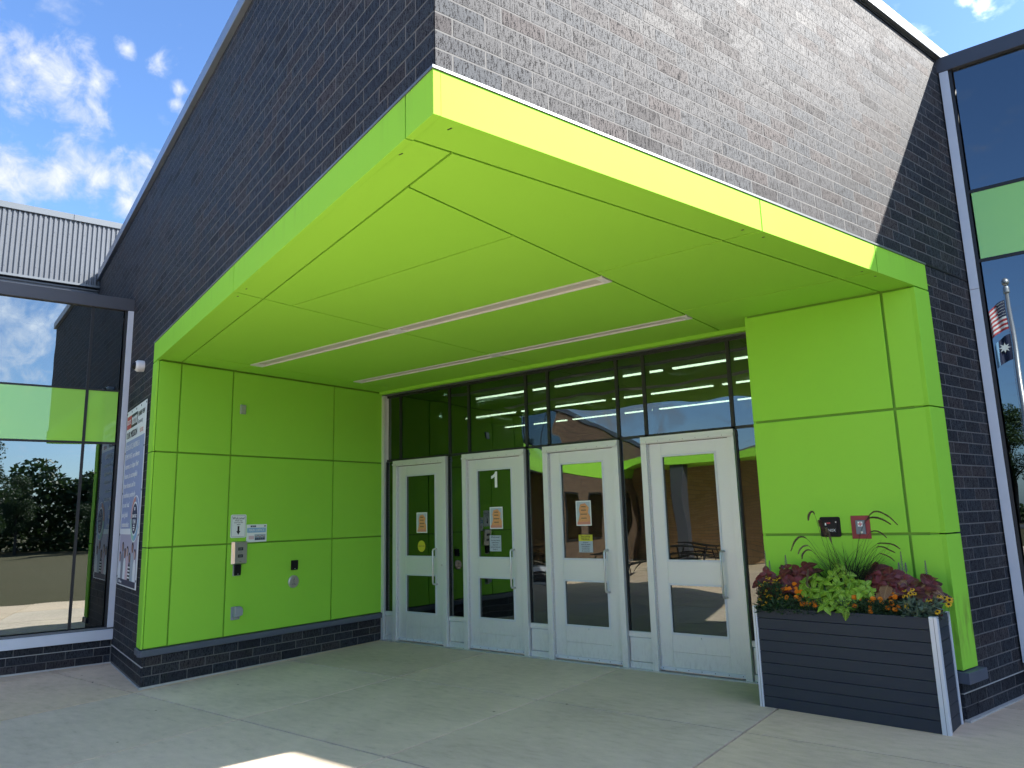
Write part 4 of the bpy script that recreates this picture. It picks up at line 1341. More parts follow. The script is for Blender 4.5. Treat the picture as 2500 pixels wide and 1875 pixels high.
text('lettering', 'Welcome!', 0.038, -6.094, 1.418, yg_ - 0.0022, 'black_print', t, sx=0.9)
text('lettering', 'For entry during\nschool hours,\nplease use\nentrance intercom\n& sign in.', 0.0235, -6.094, 1.322, yg_ - 0.0022, 'black_print', t, sx=0.9, space=1.2)
t = thing('security_notice', FD, 'yellow topped Security Notice on the third door', 'notice')
part('yellow_header', MB().box(-4.823, -4.632, yg_ - 0.001, yg_, 1.367, 1.440), 'yellow_print', t)
part('sheet', MB().box(-4.823, -4.632, yg_ - 0.001, yg_, 1.237, 1.3665), 'paper_blue', t)
text('lettering', 'Security\nNotice', 0.040, -4.728, 1.405, yg_ - 0.0022, 'black_print', t, sx=1.0, space=0.8)
text('lettering', '24 hour\nvideo & audio\nsurveillance\nmonitored\n& recorded', 0.0235, -4.728, 1.303, yg_ - 0.0022, 'black_print', t, space=1.05)
t = thing('round_sticker', FD, 'round yellow sticker low on the glass of the leftmost door', 'sticker')
part('disc', MB().disc(-7.423, 1.300, 0.078, yg_ - 0.001, yg_, 32, rx=0.072), 'yellow_print', t)
text('lettering', 'WELCOME', 0.026, -7.423, 1.300, yg_ - 0.0022, 'brass_brown', t)

# ---- boxes on the right jamb
t = thing('key_box', FG, 'black recessed key box with red label behind the ornamental grass', 'key box')
a, b, c, d = -1.930, -1.757, 1.421, 1.596


def rrect(x0, x1, z0, z1, r):
    P = []
    for cx, cz, a0 in ((x1 - r, z0 + r, -90), (x1 - r, z1 - r, 0), (x0 + r, z1 - r, 90), (x0 + r, z0 + r, 180)):
        for k in range(5):
            an = R_(a0 + k * 22.5)
            P.append((cx + r * math.cos(an), cz + r * math.sin(an)))
    return P


part('flange', MB().prism(rrect(a, b, c, d, 0.016), -0.008, 0.0), 'black_plastic', t, bev=0.002)
part('door', MB().prism(rrect(a + 0.028, b - 0.028, c + 0.028, d - 0.028, 0.006), -0.020, -0.008), 'black_metal', t, bev=0.002)
part('red_label', MB().box(-1.868, -1.838, -0.0215, -0.0205, 1.536, 1.549), 'red_print', t)
part('white_tag', MB().box(-1.884, -1.873, -0.0215, -0.0205, 1.522, 1.544), 'white_print', t)
text('lettering', 'KNOX', 0.034, -1.838, 1.478, -0.0215, 'white_print', t, sx=0.8)
part('keyhole', MB().lathe([(0.006, -0.0205), (0.006, -0.024)], 12, 'y', (-1.79, 0, 1.55)), 'galvanized', t)
t = thing('alarm_box', FG, 'dull red plate with a grey alarm pull box and a red cross', 'alarm box')
part('back_plate', MB().box(-1.668, -1.514, -0.006, 0.0, 1.404, 1.602), 'alarm_red', t, bev=0.002)
part('grey_cover', MB().box(-1.628, -1.552, -0.028, -0.0062, 1.443, 1.563), 'box_grey', t, bev=0.003)
part('white_badge', MB().box(-1.609, -1.570, -0.0296, -0.0285, 1.509, 1.551), 'white_print', t)
cx, cz = -1.5895, 1.530
part('red_cross', MB().prism([(cx + dx * 0.016, cz + dz * 0.016) for dx, dz in ((-.35, -1), (.35, -1), (.2, -.2), (1, -.35), (1, .35), (.2, .2), (.35, 1), (-.35, 1), (-.2, .2), (-1, .35), (-1, -.35), (-.2, -.2))], -0.0312, -0.0298), 'red_print', t)
part('key_lock', MB().lathe([(0.010, -0.0285), (0.010, -0.033), (0.007, -0.035)], 16, 'y', (-1.583, 0, 1.461)), 'galvanized', t)

# ------------------------------------------------------------------ planter
PA = math.atan2(6.548 - 6.668, -1.035 + 2.482)
pl = thing('planter', frame(-2.482, 6.668, math.cos(PA), math.sin(PA), gz(0, 6.6)), 'charcoal plank planter box with silver corner trims beside the right door', 'planter')
PW, PD, PH = 1.462, 0.40, 0.838
ph = 0.0932
for k in range(9):
    z0 = k * ph
    z1 = min(PH - 0.002, z0 + ph - 0.0035)
    if z1 - z0 < 0.03: continue
    part('plank', MB().box(0.030, PW - 0.045, 0.006, 0.03, z0, z1), 'planter_plank', pl, bev=0.0025)
    part('plank', MB().box(PW - 0.030, PW - 0.006, 0.052, PD - 0.03, z0, z1), 'planter_plank', pl, bev=0.0025)
    part('plank', MB().box(0.006, 0.030, 0.052, PD - 0.03, z0, z1), 'planter_plank', pl, bev=0.0025)
    part('plank', MB().box(0.03, PW - 0.03, PD - 0.03, PD - 0.006, z0, z1), 'planter_plank', pl)
part('liner', MB().box(0.032, PW - 0.032, 0.032, PD - 0.032, 0.02, PH - 0.06), 'soil', pl)
for (x0, x1, y0, y1) in ((-0.004, 0.034, -0.004, 0.050), (PW - 0.055, PW + 0.004, -0.004, 0.050), (PW - 0.028, PW + 0.004, PD - 0.03, PD + 0.004), (-0.004, 0.028, PD - 0.03, PD + 0.004)):
    tr = part('corner_trim', MB().box(x0, x1, y0, y1, -0.012, PH + 0.006), 'planter_trim', pl, bev=0.004)
    part('trim_groove', MB().box(x0 + (x1 - x0) * 0.55, x0 + (x1 - x0) * 0.55 + 0.003, y0 - 0.0008, y0 + 0.004, -0.010, PH + 0.004), 'grey_flashing', tr)

# ---- leaves
def leaf_mesh(name, m, L=1.0, Wd=0.7, fold=0.12, droop=0.25, serr=0.03, n=7, tip=1.0):
    """unit leaf along +y, blade normal +z"""
    mb = MB()
    rows = []
    for i in range(n + 1):
        t_ = i / n
        wv = Wd * 0.5 * (math.sin(math.pi * min(1, t_ ** 0.72)) ** 0.8 if 0 < t_ < 1 else 0.0)
        wv *= 1 + serr * (1 if i % 2 else -1) * 2
        zz = -droop * t_ * t_
        rows.append(len(mb.v))
        for s_ in (-1, -0.5, 0, 0.5, 1):
            mb.v.append((s_ * wv, t_ * L, zz + fold * abs(s_) * wv * 2 - (abs(s_) > 0.9) * 0.03))
    for i in range(n):
        for j in range(4):
            a = rows[i] + j
            mb.f.append((a, a + 1, a + 6, a + 5))
    me = mb.mesh(name, m, True)
    return me


def orient(loc, yaw, pitch, roll, s):
    return Matrix.Translation(loc) @ Matrix.Rotation(yaw, 4, 'Z') @ Matrix.Rotation(pitch, 4, 'X') @ Matrix.Rotation(roll, 4, 'Y') @ Matrix.Scale(s, 4)


lime = [leaf_mesh('leaf', 'lime_coleus_leaf', 1, 0.62, f_, d_, 0.06, 10) for f_, d_ in ((0.18, 0.30), (0.10, 0.45), (0.25, 0.2))]
burg = [leaf_mesh('leaf', 'burgundy_coleus_leaf', 1, 0.74, f_, d_, 0.02, 10) for f_, d_ in ((0.15, 0.35), (0.08, 0.5), (0.2, 0.25))]
bron = [leaf_mesh('leaf', 'bronze_coleus_leaf', 1, 0.78, f_, d_, 0.02, 10) for f_, d_ in ((0.15, 0.35), (0.08, 0.55))]
SOIL = 0.79


def rosette(t, p, nrm, sz, meshes, n_=6, low=None):
    """opposite pairs of leaves round a stem tip that looks along nrm"""
    nz = nrm.normalized()
    ax = nz.cross(Vector((0.2, 0.1, 1))).normalized()
    ay = nz.cross(ax)
    a0 = random.uniform(0, math.pi)
    for k in range(n_):
        inner = k >= n_ - 2
        a = a0 + (k // 2) * (math.pi / 2 if n_ <= 4 else math.pi / 3 * 1.0 + 0.55) + (k % 2) * math.pi + random.uniform(-0.2, 0.2)
        d = ax * math.cos(a) + ay * math.sin(a)
        tilt = random.uniform(0.45, 0.8) if inner else random.uniform(-0.25, 0.22)
        yv = (d + nz * tilt).normalized()
        zv = (nz - yv * nz.dot(yv)).normalized()
        xv = yv.cross(zv)
        sc = sz * (0.5 if inner else 1.0) * random.uniform(0.82, 1.15)
        m_ = Matrix.Identity(4)
        for i, v in enumerate((xv, yv, zv)):
            for j in range(3): m_[j][i] = v[j] * sc
        m_.translation = p + yv * sz * 0.06
        link('leaf', random.choice(low if (low and not inner and random.random() < 0.45) else meshes), t, m_)


def coleus(lab, stems, meshes, low, lsize, grp=None, spikes=()):
    cx = sum(s[0] for s in stems) / len(stems)
    cy = sum(s[1] for s in stems) / len(stems)
    t = thing('coleus_plant', Matrix.Translation((cx, cy, SOIL)), lab, 'plant', grp)
    sm = MB()
    for (x, y, z, sc) in stems:
        top = Vector((x - cx, y - cy, z - SOIL))
        bot = Vector(((x - cx) * 0.5, (y - cy) * 0.3 + 0.03, 0))
        sm.tube([bot, bot.lerp(top, 0.5) + Vector((0, 0.01, 0.01)), top], [0.006, 0.005, 0.003], 6)
        nrm = Vector(((x - cx) * 1.4 + random.uniform(-.3, .3), -0.9 + random.uniform(-.25, .25), 0.75 + random.uniform(-.2, .25)))
        rosette(t, top, nrm, lsize * sc, meshes, 6, low if z < 1.06 else None)
        q = top.lerp(bot, 0.35) + Vector((0, 0.012, 0))
        if z - SOIL > 0.12: rosette(t, q, nrm + Vector((random.uniform(-.4, .4), 0, -0.3)), lsize * sc * 1.12, meshes, 4, low)
    part('stems', sm, 'stem', t, smooth=True)
    for (x, y, z, h) in spikes:
        mb = MB()
        mb.tube([(x - cx, y - cy, z - SOIL), (x - cx + 0.004, y - cy, z - SOIL + h)], [0.0028, 0.001], 5)
        for i in range(30):
            zz = z - SOIL + 0.02 + (h - 0.02) * i / 30
            r_ = 0.010 * (1 - i / 36) * (1.4 if (i // 2) % 2 else 0.5)
            for k in range(4):
                a = k * math.pi / 2 + i * 0.7
                c_ = Vector((x - cx + math.cos(a) * r_, y - cy + math.sin(a) * r_, zz))
                mb.v += [tuple(c_ - Vector((0.0022, 0, 0))), tuple(c_ + Vector((0.0022, 0, 0))), tuple(c_ + Vector((0, 0, 0.006)))]
                mb.f.append((len(mb.v) - 3, len(mb.v) - 2, len(mb.v) - 1))
        part('flower_spike', mb, 'flower_spike', t)
    return t


random.seed(11)
yB = 6.80
st = []
for (x, z) in ((-1.745, 1.175), (-1.70, 1.115), (-1.79, 1.10), (-1.94, 1.075), (-2.03, 1.04), (-1.87, 1.05), (-1.76, 1.03), (-1.655, 1.07), (-1.60, 1.03), (-2.04, 0.985),
               (-1.97, 0.985), (-1.90, 0.975), (-1.82, 0.98), (-1.73, 0.975), (-1.66, 1.0), (-1.535, 1.04), (-1.50, 0.995), (-1.57, 0.985), (-1.98, 0.935), (-1.90, 0.915),
               (-1.81, 0.915), (-1.72, 0.92), (-1.64, 0.935), (-1.76, 0.865), (-1.68, 0.865), (-1.85, 0.87)):
    st.append((x, 6.585 + (z - 0.84) * 0.62 + random.uniform(-.01, .01), z, random.uniform(0.9, 1.12)))
coleus('big lime green coleus spilling over the middle of the planter', st, lime, None, 0.076)
coleus('small burgundy coleus with a tall flower spike at the left end of the planter', [(-2.38, 6.80, 1.10, 1), (-2.34, 6.76, 1.06, 1), (-2.42, 6.74, 1.03, 1.05), (-2.37, 6.72, 1.0, 1.1)], burg, None, 0.094,
       spikes=[(-2.385, 6.82, 1.12, 0.19), (-2.355, 6.83, 1.11, 0.11)])
coleus('dark burgundy coleus with red heart between the left spike plant and the grass', [(-2.22, 6.82, 1.15, 0.85), (-2.17, 6.82, 1.12, .9), (-2.24, 6.76, 1.08, 1.0), (-2.17, 6.75, 1.07, 1.15), (-2.10, 6.80, 1.12, 0.95), (-2.04, 6.84, 1.165, 0.8), (-2.02, 6.80, 1.11, 1), (-2.06, 6.76, 1.06, 1), (-2.14, 6.72, 1.02, 1.1), (-1.98, 6.84, 1.12, 0.9)],
       burg, None, 0.104, spikes=[(-2.21, 6.84, 1.17, 0.10)])
coleus('burgundy and bronze coleus right of the grass tuft', [(-1.47, 6.84, 1.15, 0.9), (-1.50, 6.80, 1.09, .9), (-1.42, 6.80, 1.13, 1), (-1.36, 6.78, 1.12, 1.05), (-1.44, 6.76, 1.06, 1), (-1.37, 6.73, 1.05, 1.1), (-1.27, 6.77, 1.10, 1.15), (-1.30, 6.73, 1.04, 1.1), (-1.23, 6.74, 1.05, 1.15), (-1.40, 6.71, 1.0, 1.1), (-1.48, 6.72, 1.0, 1.0)],
       burg, bron, 0.106, spikes=[(-1.265, 6.80, 1.13, 0.18), (-1.24, 6.81, 1.13, 0.09), (-1.29, 6.81, 1.13, 0.09)])
coleus('bronze leaved burgundy coleus with a short spike at the right end of the planter', [(-1.09, 6.78, 1.075, 1), (-1.06, 6.75, 1.05, 1.1), (-1.12, 6.73, 1.02, 1.15), (-1.07, 6.71, 0.99, 1.1)], burg, bron, 0.100,
       spikes=[(-1.095, 6.80, 1.10, 0.14)])

# ---- marigolds
def pom(seed):
    random.seed(seed)
    mb = MB()
    for ring, (r1, r2, z1, z2, n_) in enumerate(((0.35, 1.0, 0.0, 0.16, 12), (0.30, 0.86, 0.14, 0.36, 11), (0.22, 0.68, 0.28, 0.52, 9), (0.12, 0.48, 0.40, 0.62, 7), (0.02, 0.26, 0.50, 0.68, 5))):
        for k in range(n_):
            a = 2 * math.pi * (k + 0.5 * ring + random.uniform(-.2, .2)) / n_
            da = math.pi / n_ * 1.15
            rr = r2 * random.uniform(0.9, 1.08)
            b_ = len(mb.v)
            mb.v += [(r1 * math.cos(a), r1 * math.sin(a), z1), (rr * math.cos(a - da), rr * math.sin(a - da), z2 + random.uniform(-.04, .04)),
                     (rr * 0.93 * math.cos(a), rr * 0.93 * math.sin(a), z2 - 0.08), (rr * math.cos(a + da), rr * math.sin(a + da), z2 + random.uniform(-.04, .04))]
            mb.f += [(b_, b_ + 1, b_ + 2), (b_, b_ + 2, b_ + 3)]
    mb.lathe([(0.12, -0.45), (0.28, -0.1), (0.7, 0.1), (0.6, 0.35), (0.2, 0.5)], 10, 'z')
    return mb.mesh('bloom', 'orange_petal')


def daisy(seed):
    random.seed(seed)
    mb = MB()
    n_ = 11
    for k in range(n_):
        a = 2 * math.pi * k / n_ + random.uniform(-.1, .1)
        ln = random.uniform(0.85, 1.05)
        w_ = 0.19
        dr = random.uniform(-0.35, 0.05)
        ca, sa = math.cos(a), math.sin(a)
        b_ = len(mb.v)
        for (r_, ww, zz) in ((0.2, 0.10, 0.0), (0.6 * ln, w_, dr * 0.3), (0.9 * ln, w_ * 0.7, dr * 0.8), (ln, 0.03, dr)):
            mb.v += [(r_ * ca - ww * sa, r_ * sa + ww * ca, zz), (r_ * ca + ww * sa, r_ * sa - ww * ca, zz)]
        for i in range(3):
            mb.f.append((b_ + 2 * i + 1, b_ + 2 * i, b_ + 2 * i + 2, b_ + 2 * i + 3)[::-1])
    return mb.mesh('bloom', 'yellow_petal')


POM = [pom(i) for i in range(4)]
DAI = [daisy(i) for i in range(4)]
CONE = MB().lathe([(0.34, -0.02), (0.36, 0.1), (0.26, 0.26), (0.08, 0.34)], 10, 'z').mesh('cone', 'flower_cone')
MG = [(-2.208, 0.983), (-2.179, 0.991), (-2.145, 0.994), (-2.094, 0.998), (-2.087, 0.970), (-2.055, 0.971), (-2.095, 0.922), (-2.068, 0.907), (-2.179, 0.917), (-2.049, 0.871), (-2.032, 0.944), (-1.993, 0.916), (-1.998, 0.878), (-1.941, 0.863), (-1.944, 0.886), (-2.103, 1.035), (-1.693, 0.900), (-1.626, 0.943), (-1.589, 0.934), (-1.630, 0.876), (-1.506, 0.911), (-1.492, 0.908), (-1.485, 0.938), (-1.509, 0.869), (-1.513, 0.834), (-1.430, 0.938), (-1.426, 0.911), (-1.362, 0.962), (-1.338, 0.980), (-1.320, 0.960), (-1.352, 0.921), (-1.349, 0.898), (-1.381, 0.872), (-1.331, 0.861), (-1.302, 0.879)]
DA = [(-2.341, 1.080), (-2.321, 1.074), (-2.360, 1.042), (-2.338, 1.038), (-2.278, 1.067), (-2.253, 1.067), (-2.232, 1.044), (-2.400, 1.012), (-2.407, 0.958), (-2.353, 0.969), (-2.352, 0.922), (-2.315, 0.926), (-2.256, 0.981), (-2.420, 0.893), (-2.362, 0.871), (-2.396, 0.847), (-2.249, 0.909), (-2.228, 0.945), (-2.287, 1.044), (-2.221, 0.921), (-2.176, 1.021), (-1.248, 1.013), (-1.189, 1.022), (-1.206, 0.992), (-1.177, 0.991), (-1.257, 0.969), (-1.081, 0.948), (-1.005, 0.980), (-0.969, 0.969), (-0.940, 0.954), (-0.949, 0.921), (-1.032, 0.861), (-1.244, 0.905), (-1.243, 0.884), (-1.222, 0.971)]


def face_mat(p, toward, sc):
    z_ = toward.normalized()
    x_ = z_.cross(Vector((random.uniform(-1, 1), random.uniform(-1, 1), 1))).normalized()
    y_ = z_.cross(x_)
    m_ = Matrix.Identity(4)
    for i, v in enumerate((x_, y_, z_)):
        for j in range(3): m_[j][i] = v[j] * sc
    m_.translation = p
    return m_


def bushy(mb, x0, x1, y0, y1, z0, z1, n_, ln, wd, cx, cy, up=0.4):
    for _ in range(n_):
        x, y = random.uniform(x0, x1), random.uniform(y0, y1)
        z = z0 + (z1 - z0) * random.random() ** 0.8
        d = Vector((random.uniform(-1, 1), random.uniform(-1.2, 0.6), random.uniform(-0.4, up + 0.5))).normalized()
        s_ = d.cross(Vector((random.uniform(-.4, .4), random.uniform(-.4, .4), 1))).normalized()
        L_ = ln * random.uniform(0.6, 1.2)
        p = Vector((x - cx, y - cy, z - SOIL))
        b_ = len(mb.v)
        nn = s_.cross(d) * (L_ * 0.12)
        mb.v += [tuple(p), tuple(p + d * L_ * 0.5 + s_ * wd - nn), tuple(p + d * L_ * 0.5 - s_ * wd - nn), tuple(p + d * L_), tuple(p + d * L_ * 0.5)]
        mb.f += [(b_, b_ + 4, b_ + 1), (b_, b_ + 2, b_ + 4), (b_ + 4, b_ + 3, b_ + 1), (b_ + 2, b_ + 3, b_ + 4)]


random.seed(3)
GRP = [('marigold plant with orange pom-pom blooms left of the lime coleus', -9, -1.80, -2.16, -1.92), ('marigold plant with orange blooms just right of the lime coleus', -1.80, -1.46, -1.70, -1.46),
       ('marigold plant with a cluster of orange blooms below the bronze coleus', -1.46, 0, -1.45, -1.27)]
for lab, a, b, fx0, fx1 in GRP:
    cx, cy = (fx0 + fx1) / 2, 6.66
    t = thing('marigold_plant', Matrix.Translation((cx, cy, SOIL)), lab, 'flowers', 'marigolds in the planter')
    mb = MB()
    bushy(mb, fx0 - 0.06, fx1 + 0.06, 6.60, 6.76, SOIL, 0.93, 1500, 0.035, 0.0045, cx, cy)
    part('foliage', mb, 'marigold_leaf', t, stuff=True)
    sm = MB()
    for (x, z) in MG:
        if not (a <= x < b): continue
        y = 6.605 + max(0, z - 0.85) * 0.55 + random.uniform(0, 0.02)
        fac_ = (y - 0) / 6.68
        px, pz = x * fac_, 1.68 + (z - 1.68) * fac_
        p = Vector((px - cx, y - cy, pz - SOIL))
        up = Vector((random.uniform(-.5, .5), -1.0 + random.uniform(-.3, .3), random.uniform(0.4, 1.2)))
        sc = random.uniform(0.020, 0.026)
        link('bloom', random.choice(POM), t, face_mat(p, up, sc))
        sm.tube([(p.x * 0.7, p.y + 0.04, -0.0), (p.x, p.y + 0.015, p.z)], 0.0018, 4)
    part('stems', sm, 'stem', t)
GRP = [('patch of small yellow coneflowers at the left end of the planter', -9, -1.8, -2.43, -2.20, 'marigold_leaf', 0.016),
       ('grey green leaved plant with yellow dark centred daisies at the right end', -1.8, 0, -1.26, -1.00, 'dusty_leaf', 0.024)]
for gi, (lab, a, b, fx0, fx1, lm, sc0) in enumerate(GRP):
    cx, cy = (fx0 + fx1) / 2, 6.66
    t = thing('daisy_plant', Matrix.Translation((cx, cy, SOIL)), lab, 'flowers')
    mb = MB()
    if gi == 0:
        bushy(mb, fx0, fx1, 6.64, 6.78, SOIL, 1.03, 1100, 0.035, 0.006, cx, cy)
        bushy(mb, fx0, fx1, 6.62, 6.70, SOIL, 0.88, 160, 0.06, 0.014, cx, cy)
    else:
        bushy(mb, fx0, fx1 - 0.02, 6.58, 6.74, SOIL + 0.02, 0.93, 330, 0.075, 0.014, cx, cy)
    part('foliage', mb, lm, t, stuff=True)
    sm = MB()
    for (x, z) in DA:
        if not (a <= x < b): continue
        y = 6.60 + max(0, z - 0.85) * 0.45 + random.uniform(0, 0.02)
        if gi == 1: y = 6.56 + random.uniform(0, 0.05) + max(0, z - 0.9) * 0.4
        fac_ = y / 6.68
        px, pz = x * fac_, 1.68 + (z - 1.68) * fac_
        p = Vector((px - cx, y - cy, pz - SOIL))
        up = Vector((random.uniform(-.6, .6), -0.8 + random.uniform(-.4, .4), random.uniform(0.5, 1.3)))
        big = x > -1.12
        sc = (0.026 if big else sc0 * 0.85) * random.uniform(0.85, 1.1)
        m_ = face_mat(p, up, sc)
        bl = link('bloom', random.choice(DAI), t, m_)
        link('cone', CONE, bl, Matrix.Identity(4))
        sm.tube([(p.x * 0.85, p.y + 0.04, -0.0), (p.x, p.y + 0.01, p.z)], 0.0015, 4)
        if gi == 0:
            for _ in range(1):
                p2 = p + Vector((random.uniform(-.022, .022), random.uniform(0, .02), random.uniform(-.03, .02)))
                bl = link('bloom', random.choice(DAI), t, face_mat(p2, up, sc * 0.8))
                link('cone', CONE, bl, Matrix.Identity(4))
    part('stems', sm, 'stem', t)

# ---- purple fountain grass
gx0, gy0 = -1.70, 6.86
t = thing('fountain_grass', Matrix.Translation((gx0, gy0, SOIL)), 'dark purple fountain grass with arching bottlebrush plumes in the planter centre', 'ornamental grass')


def blade(mb, base, az, lean, L_, w0, droop, n_=8):
    d = Vector((math.cos(az), math.sin(az) * 0.55, 0))
    side = Vector((-math.sin(az), math.cos(az), 0)) * 0.5 + Vector((0.5, 0, 0))
    side.normalize()
    p = Vector(base)
    ang = lean
    pts = []
    for i in range(n_ + 1):
        pts.append(p.copy())
        step = L_ / n_
        p = p + (d * math.sin(ang) + Vector((0, 0, math.cos(ang)))) * step
        ang += droop / n_ * (0.4 + 1.4 * i / n_)
        if p.y + gy0 > YG - 0.012: p.y = YG - 0.012 - gy0
    b_ = len(mb.v)
    for i, q in enumerate(pts):
        w_ = w0 * (1 - (i / n_) ** 1.6) + 0.0003
        mb.v += [tuple(q - side * w_), tuple(q + side * w_)]
    for i in range(n_):
        mb.f.append((b_ + 2 * i, b_ + 2 * i + 1, b_ + 2 * i + 3, b_ + 2 * i + 2))
    return pts


random.seed(21)
mb = MB()
for k in range(430):
    az = random.choice((0, math.pi)) + random.gauss(0, 0.9)
    b0_ = (random.gauss(0, 0.045), random.gauss(0, 0.02), 0.0)
    blade(mb, b0_, az, random.uniform(0.02, 0.42), random.uniform(0.40, 0.70), random.uniform(0.0026, 0.0042), random.uniform(0.3, 2.2))
part('blades', mb, 'grass_blade', t, stuff=True)
mb = MB()
for k in range(26):
    az = random.choice((0, math.pi)) + random.gauss(0, 0.9)
    blade(mb, (random.gauss(0, 0.05), -0.03, 0.08), az, random.uniform(0.1, 0.6), random.uniform(0.2, 0.38), 0.0016, random.uniform(1.2, 3.4))
part('dry_blades', mb, 'dry_blade', t, stuff=True)


def plume(pts, mname, r0=0.010, dens_=90):
    """stalk then bottlebrush along the last part of pts (world positions)"""
    P = [Vector(p) - Vector((gx0, gy0, SOIL)) for p in pts]
    # smooth (Catmull)
    Q = []
    for i in range(len(P) - 1):
        a = P[max(0, i - 1)]; b = P[i]; c = P[i + 1]; d = P[min(len(P) - 1, i + 2)]
        for s in range(6):
            u = s / 6
            Q.append(0.5 * ((2 * b) + (-a + c) * u + (2 * a - 5 * b + 4 * c - d) * u * u + (-a + 3 * b - 3 * c + d) * u ** 3))
    Q.append(P[-1])
    n_ = len(Q)
    cut = int(n_ * 0.42)
    st_ = MB().tube(Q[:cut + 2], 0.0012, 4)
    mb = MB().tube(Q[cut:], 0.0016, 5)
    for i in range(cut, n_ - 1):
        for s in range(dens_ // 2):
            u = random.random()
            p = Q[i].lerp(Q[i + 1], u)
            tdir = (Q[i + 1] - Q[i]).normalized()
            rad = Vector((random.gauss(0, 1), random.gauss(0, 1), random.gauss(0, 1)))
            rad = (rad - tdir * rad.dot(tdir)).normalized()
            f_ = (i - cut + u) / (n_ - cut)
            rr = 1.75 * r0 * math.sin(math.pi * min(0.97, 0.12 + f_ * 0.85)) ** 0.6
            q = p + rad * rr + tdir * rr * 1.0
            sd = rad.cross(tdir) * 0.0022
            b_ = len(mb.v)
            mb.v += [tuple(p - sd), tuple(p + sd), tuple(q)]
            mb.f.append((b_, b_ + 1, b_ + 2))
    par_ = part('plume', mb, mname, t)
    part('stalk', st_, 'grass_blade', par_)


yP = 6.82
PLM = [
    ([(-1.74, yP, 0.95), (-1.86, yP, 1.35), (-1.905, yP - .02, 1.60), (-1.925, yP - .03, 1.645), (-1.955, yP - .03, 1.62), (-1.965, yP - .03, 1.575)], 'plume_fluff', 0.009),
    ([(-1.74, yP, 0.95), (-1.80, yP - .05, 1.3), (-1.825, yP - .08, 1.46), (-1.845, yP - .10, 1.53), (-1.850, yP - .11, 1.565)], 'plume_fluff', 0.014),
    ([(-1.72, yP, 0.95), (-1.76, yP - .05, 1.25), (-1.785, yP - .08, 1.42), (-1.795, yP - .10, 1.46), (-1.80, yP - .11, 1.50)], 'tan_plume_fluff', 0.013),
    ([(-1.68, yP, 0.95), (-1.58, yP, 1.38), (-1.50, yP - .02, 1.56), (-1.42, yP - .03, 1.635), (-1.33, yP - .03, 1.60), (-1.26, yP - .03, 1.525)], 'plume_fluff', 0.007),
    ([(-1.68, yP, 0.95), (-1.58, yP - .02, 1.38), (-1.52, yP - .03, 1.53), (-1.46, yP - .04, 1.585), (-1.38, yP - .04, 1.575), (-1.31, yP - .04, 1.53)], 'plume_fluff', 0.008),
    ([(-1.68, yP, 0.95), (-1.56, yP, 1.30), (-1.50, yP, 1.44), (-1.45, yP, 1.475), (-1.40, yP, 1.46), (-1.36, yP, 1.42)], 'plume_fluff', 0.005),
    ([(-1.68, yP, 0.95), (-1.55, yP, 1.25), (-1.45, yP, 1.36), (-1.38, yP, 1.375), (-1.31, yP, 1.36), (-1.27, yP, 1.33)], 'plume_fluff', 0.006),
    ([(-1.68, yP, 0.95), (-1.54, yP, 1.22), (-1.46, yP, 1.33), (-1.40, yP, 1.345), (-1.35, yP, 1.32), (-1.31, yP, 1.30)], 'plume_fluff', 0.005),
    ([(-1.66, yP, 0.95), (-1.53, yP, 1.18), (-1.44, yP, 1.28), (-1.40, yP, 1.285), (-1.35, yP, 1.26), (-1.32, yP, 1.23)], 'plume_fluff', 0.004),
    ([(-1.74, yP, 0.95), (-1.90, yP, 1.25), (-1.99, yP, 1.40), (-2.05, yP - .02, 1.43), (-2.10, yP - .03, 1.39), (-2.14, yP - .03, 1.31)], 'plume_fluff', 0.008),
    ([(-1.74, yP, 0.95), (-1.90, yP, 1.22), (-1.98, yP, 1.34), (-2.03, yP, 1.35), (-2.07, yP, 1.32), (-2.09, yP, 1.28)], 'tan_plume_fluff', 0.006),
    ([(-1.74, yP, 0.95), (-1.88, yP, 1.20), (-1.96, yP, 1.30), (-2.01, yP, 1.315), (-2.05, yP, 1.28), (-2.06, yP, 1.24)], 'plume_fluff', 0.006),
    ([(-1.80, yP - .08, 0.90), (-1.90, yP - .12, 0.98), (-1.985, yP - .15, 1.02), (-1.982, yP - .16, 1.09), (-1.968, yP - .16, 1.16)], 'tan_plume_fluff', 0.009),
]
for pts, mm, rr in PLM:
    plume(pts, mm, rr)

# ------------------------------------------------------------------ the grounds the glass mirrors
def leaf_cloud(n_, blobs, ls, seed):
    random.seed(seed)
    mb = MB()
    for _ in range(n_):
        cx, cy, cz, r_ = random.choices(blobs, [b_[3] ** 2 for b_ in blobs])[0]
        d = Vector((random.gauss(0, 1), random.gauss(0, 1), random.gauss(0, 1))).normalized()
        rr = r_ * (random.random() ** 0.35)
        p = Vector((cx, cy, cz)) + Vector((d.x * rr, d.y * rr, d.z * rr * 0.85))
        a = Vector((random.gauss(0, 1), random.gauss(0, 1), random.gauss(0, 0.6))).normalized()
        b_ = a.cross(Vector((random.gauss(0, 1), random.gauss(0, 1), random.gauss(0, 1)))).normalized()
        s_ = ls * random.uniform(0.6, 1.3)
        k = len(mb.v)
        mb.v += [tuple(p - a * s_), tuple(p + b_ * s_ * 0.55), tuple(p + a * s_), tuple(p - b_ * s_ * 0.55)]
        mb.f.append((k, k + 1, k + 2, k + 3))
    return mb


TREES = {}


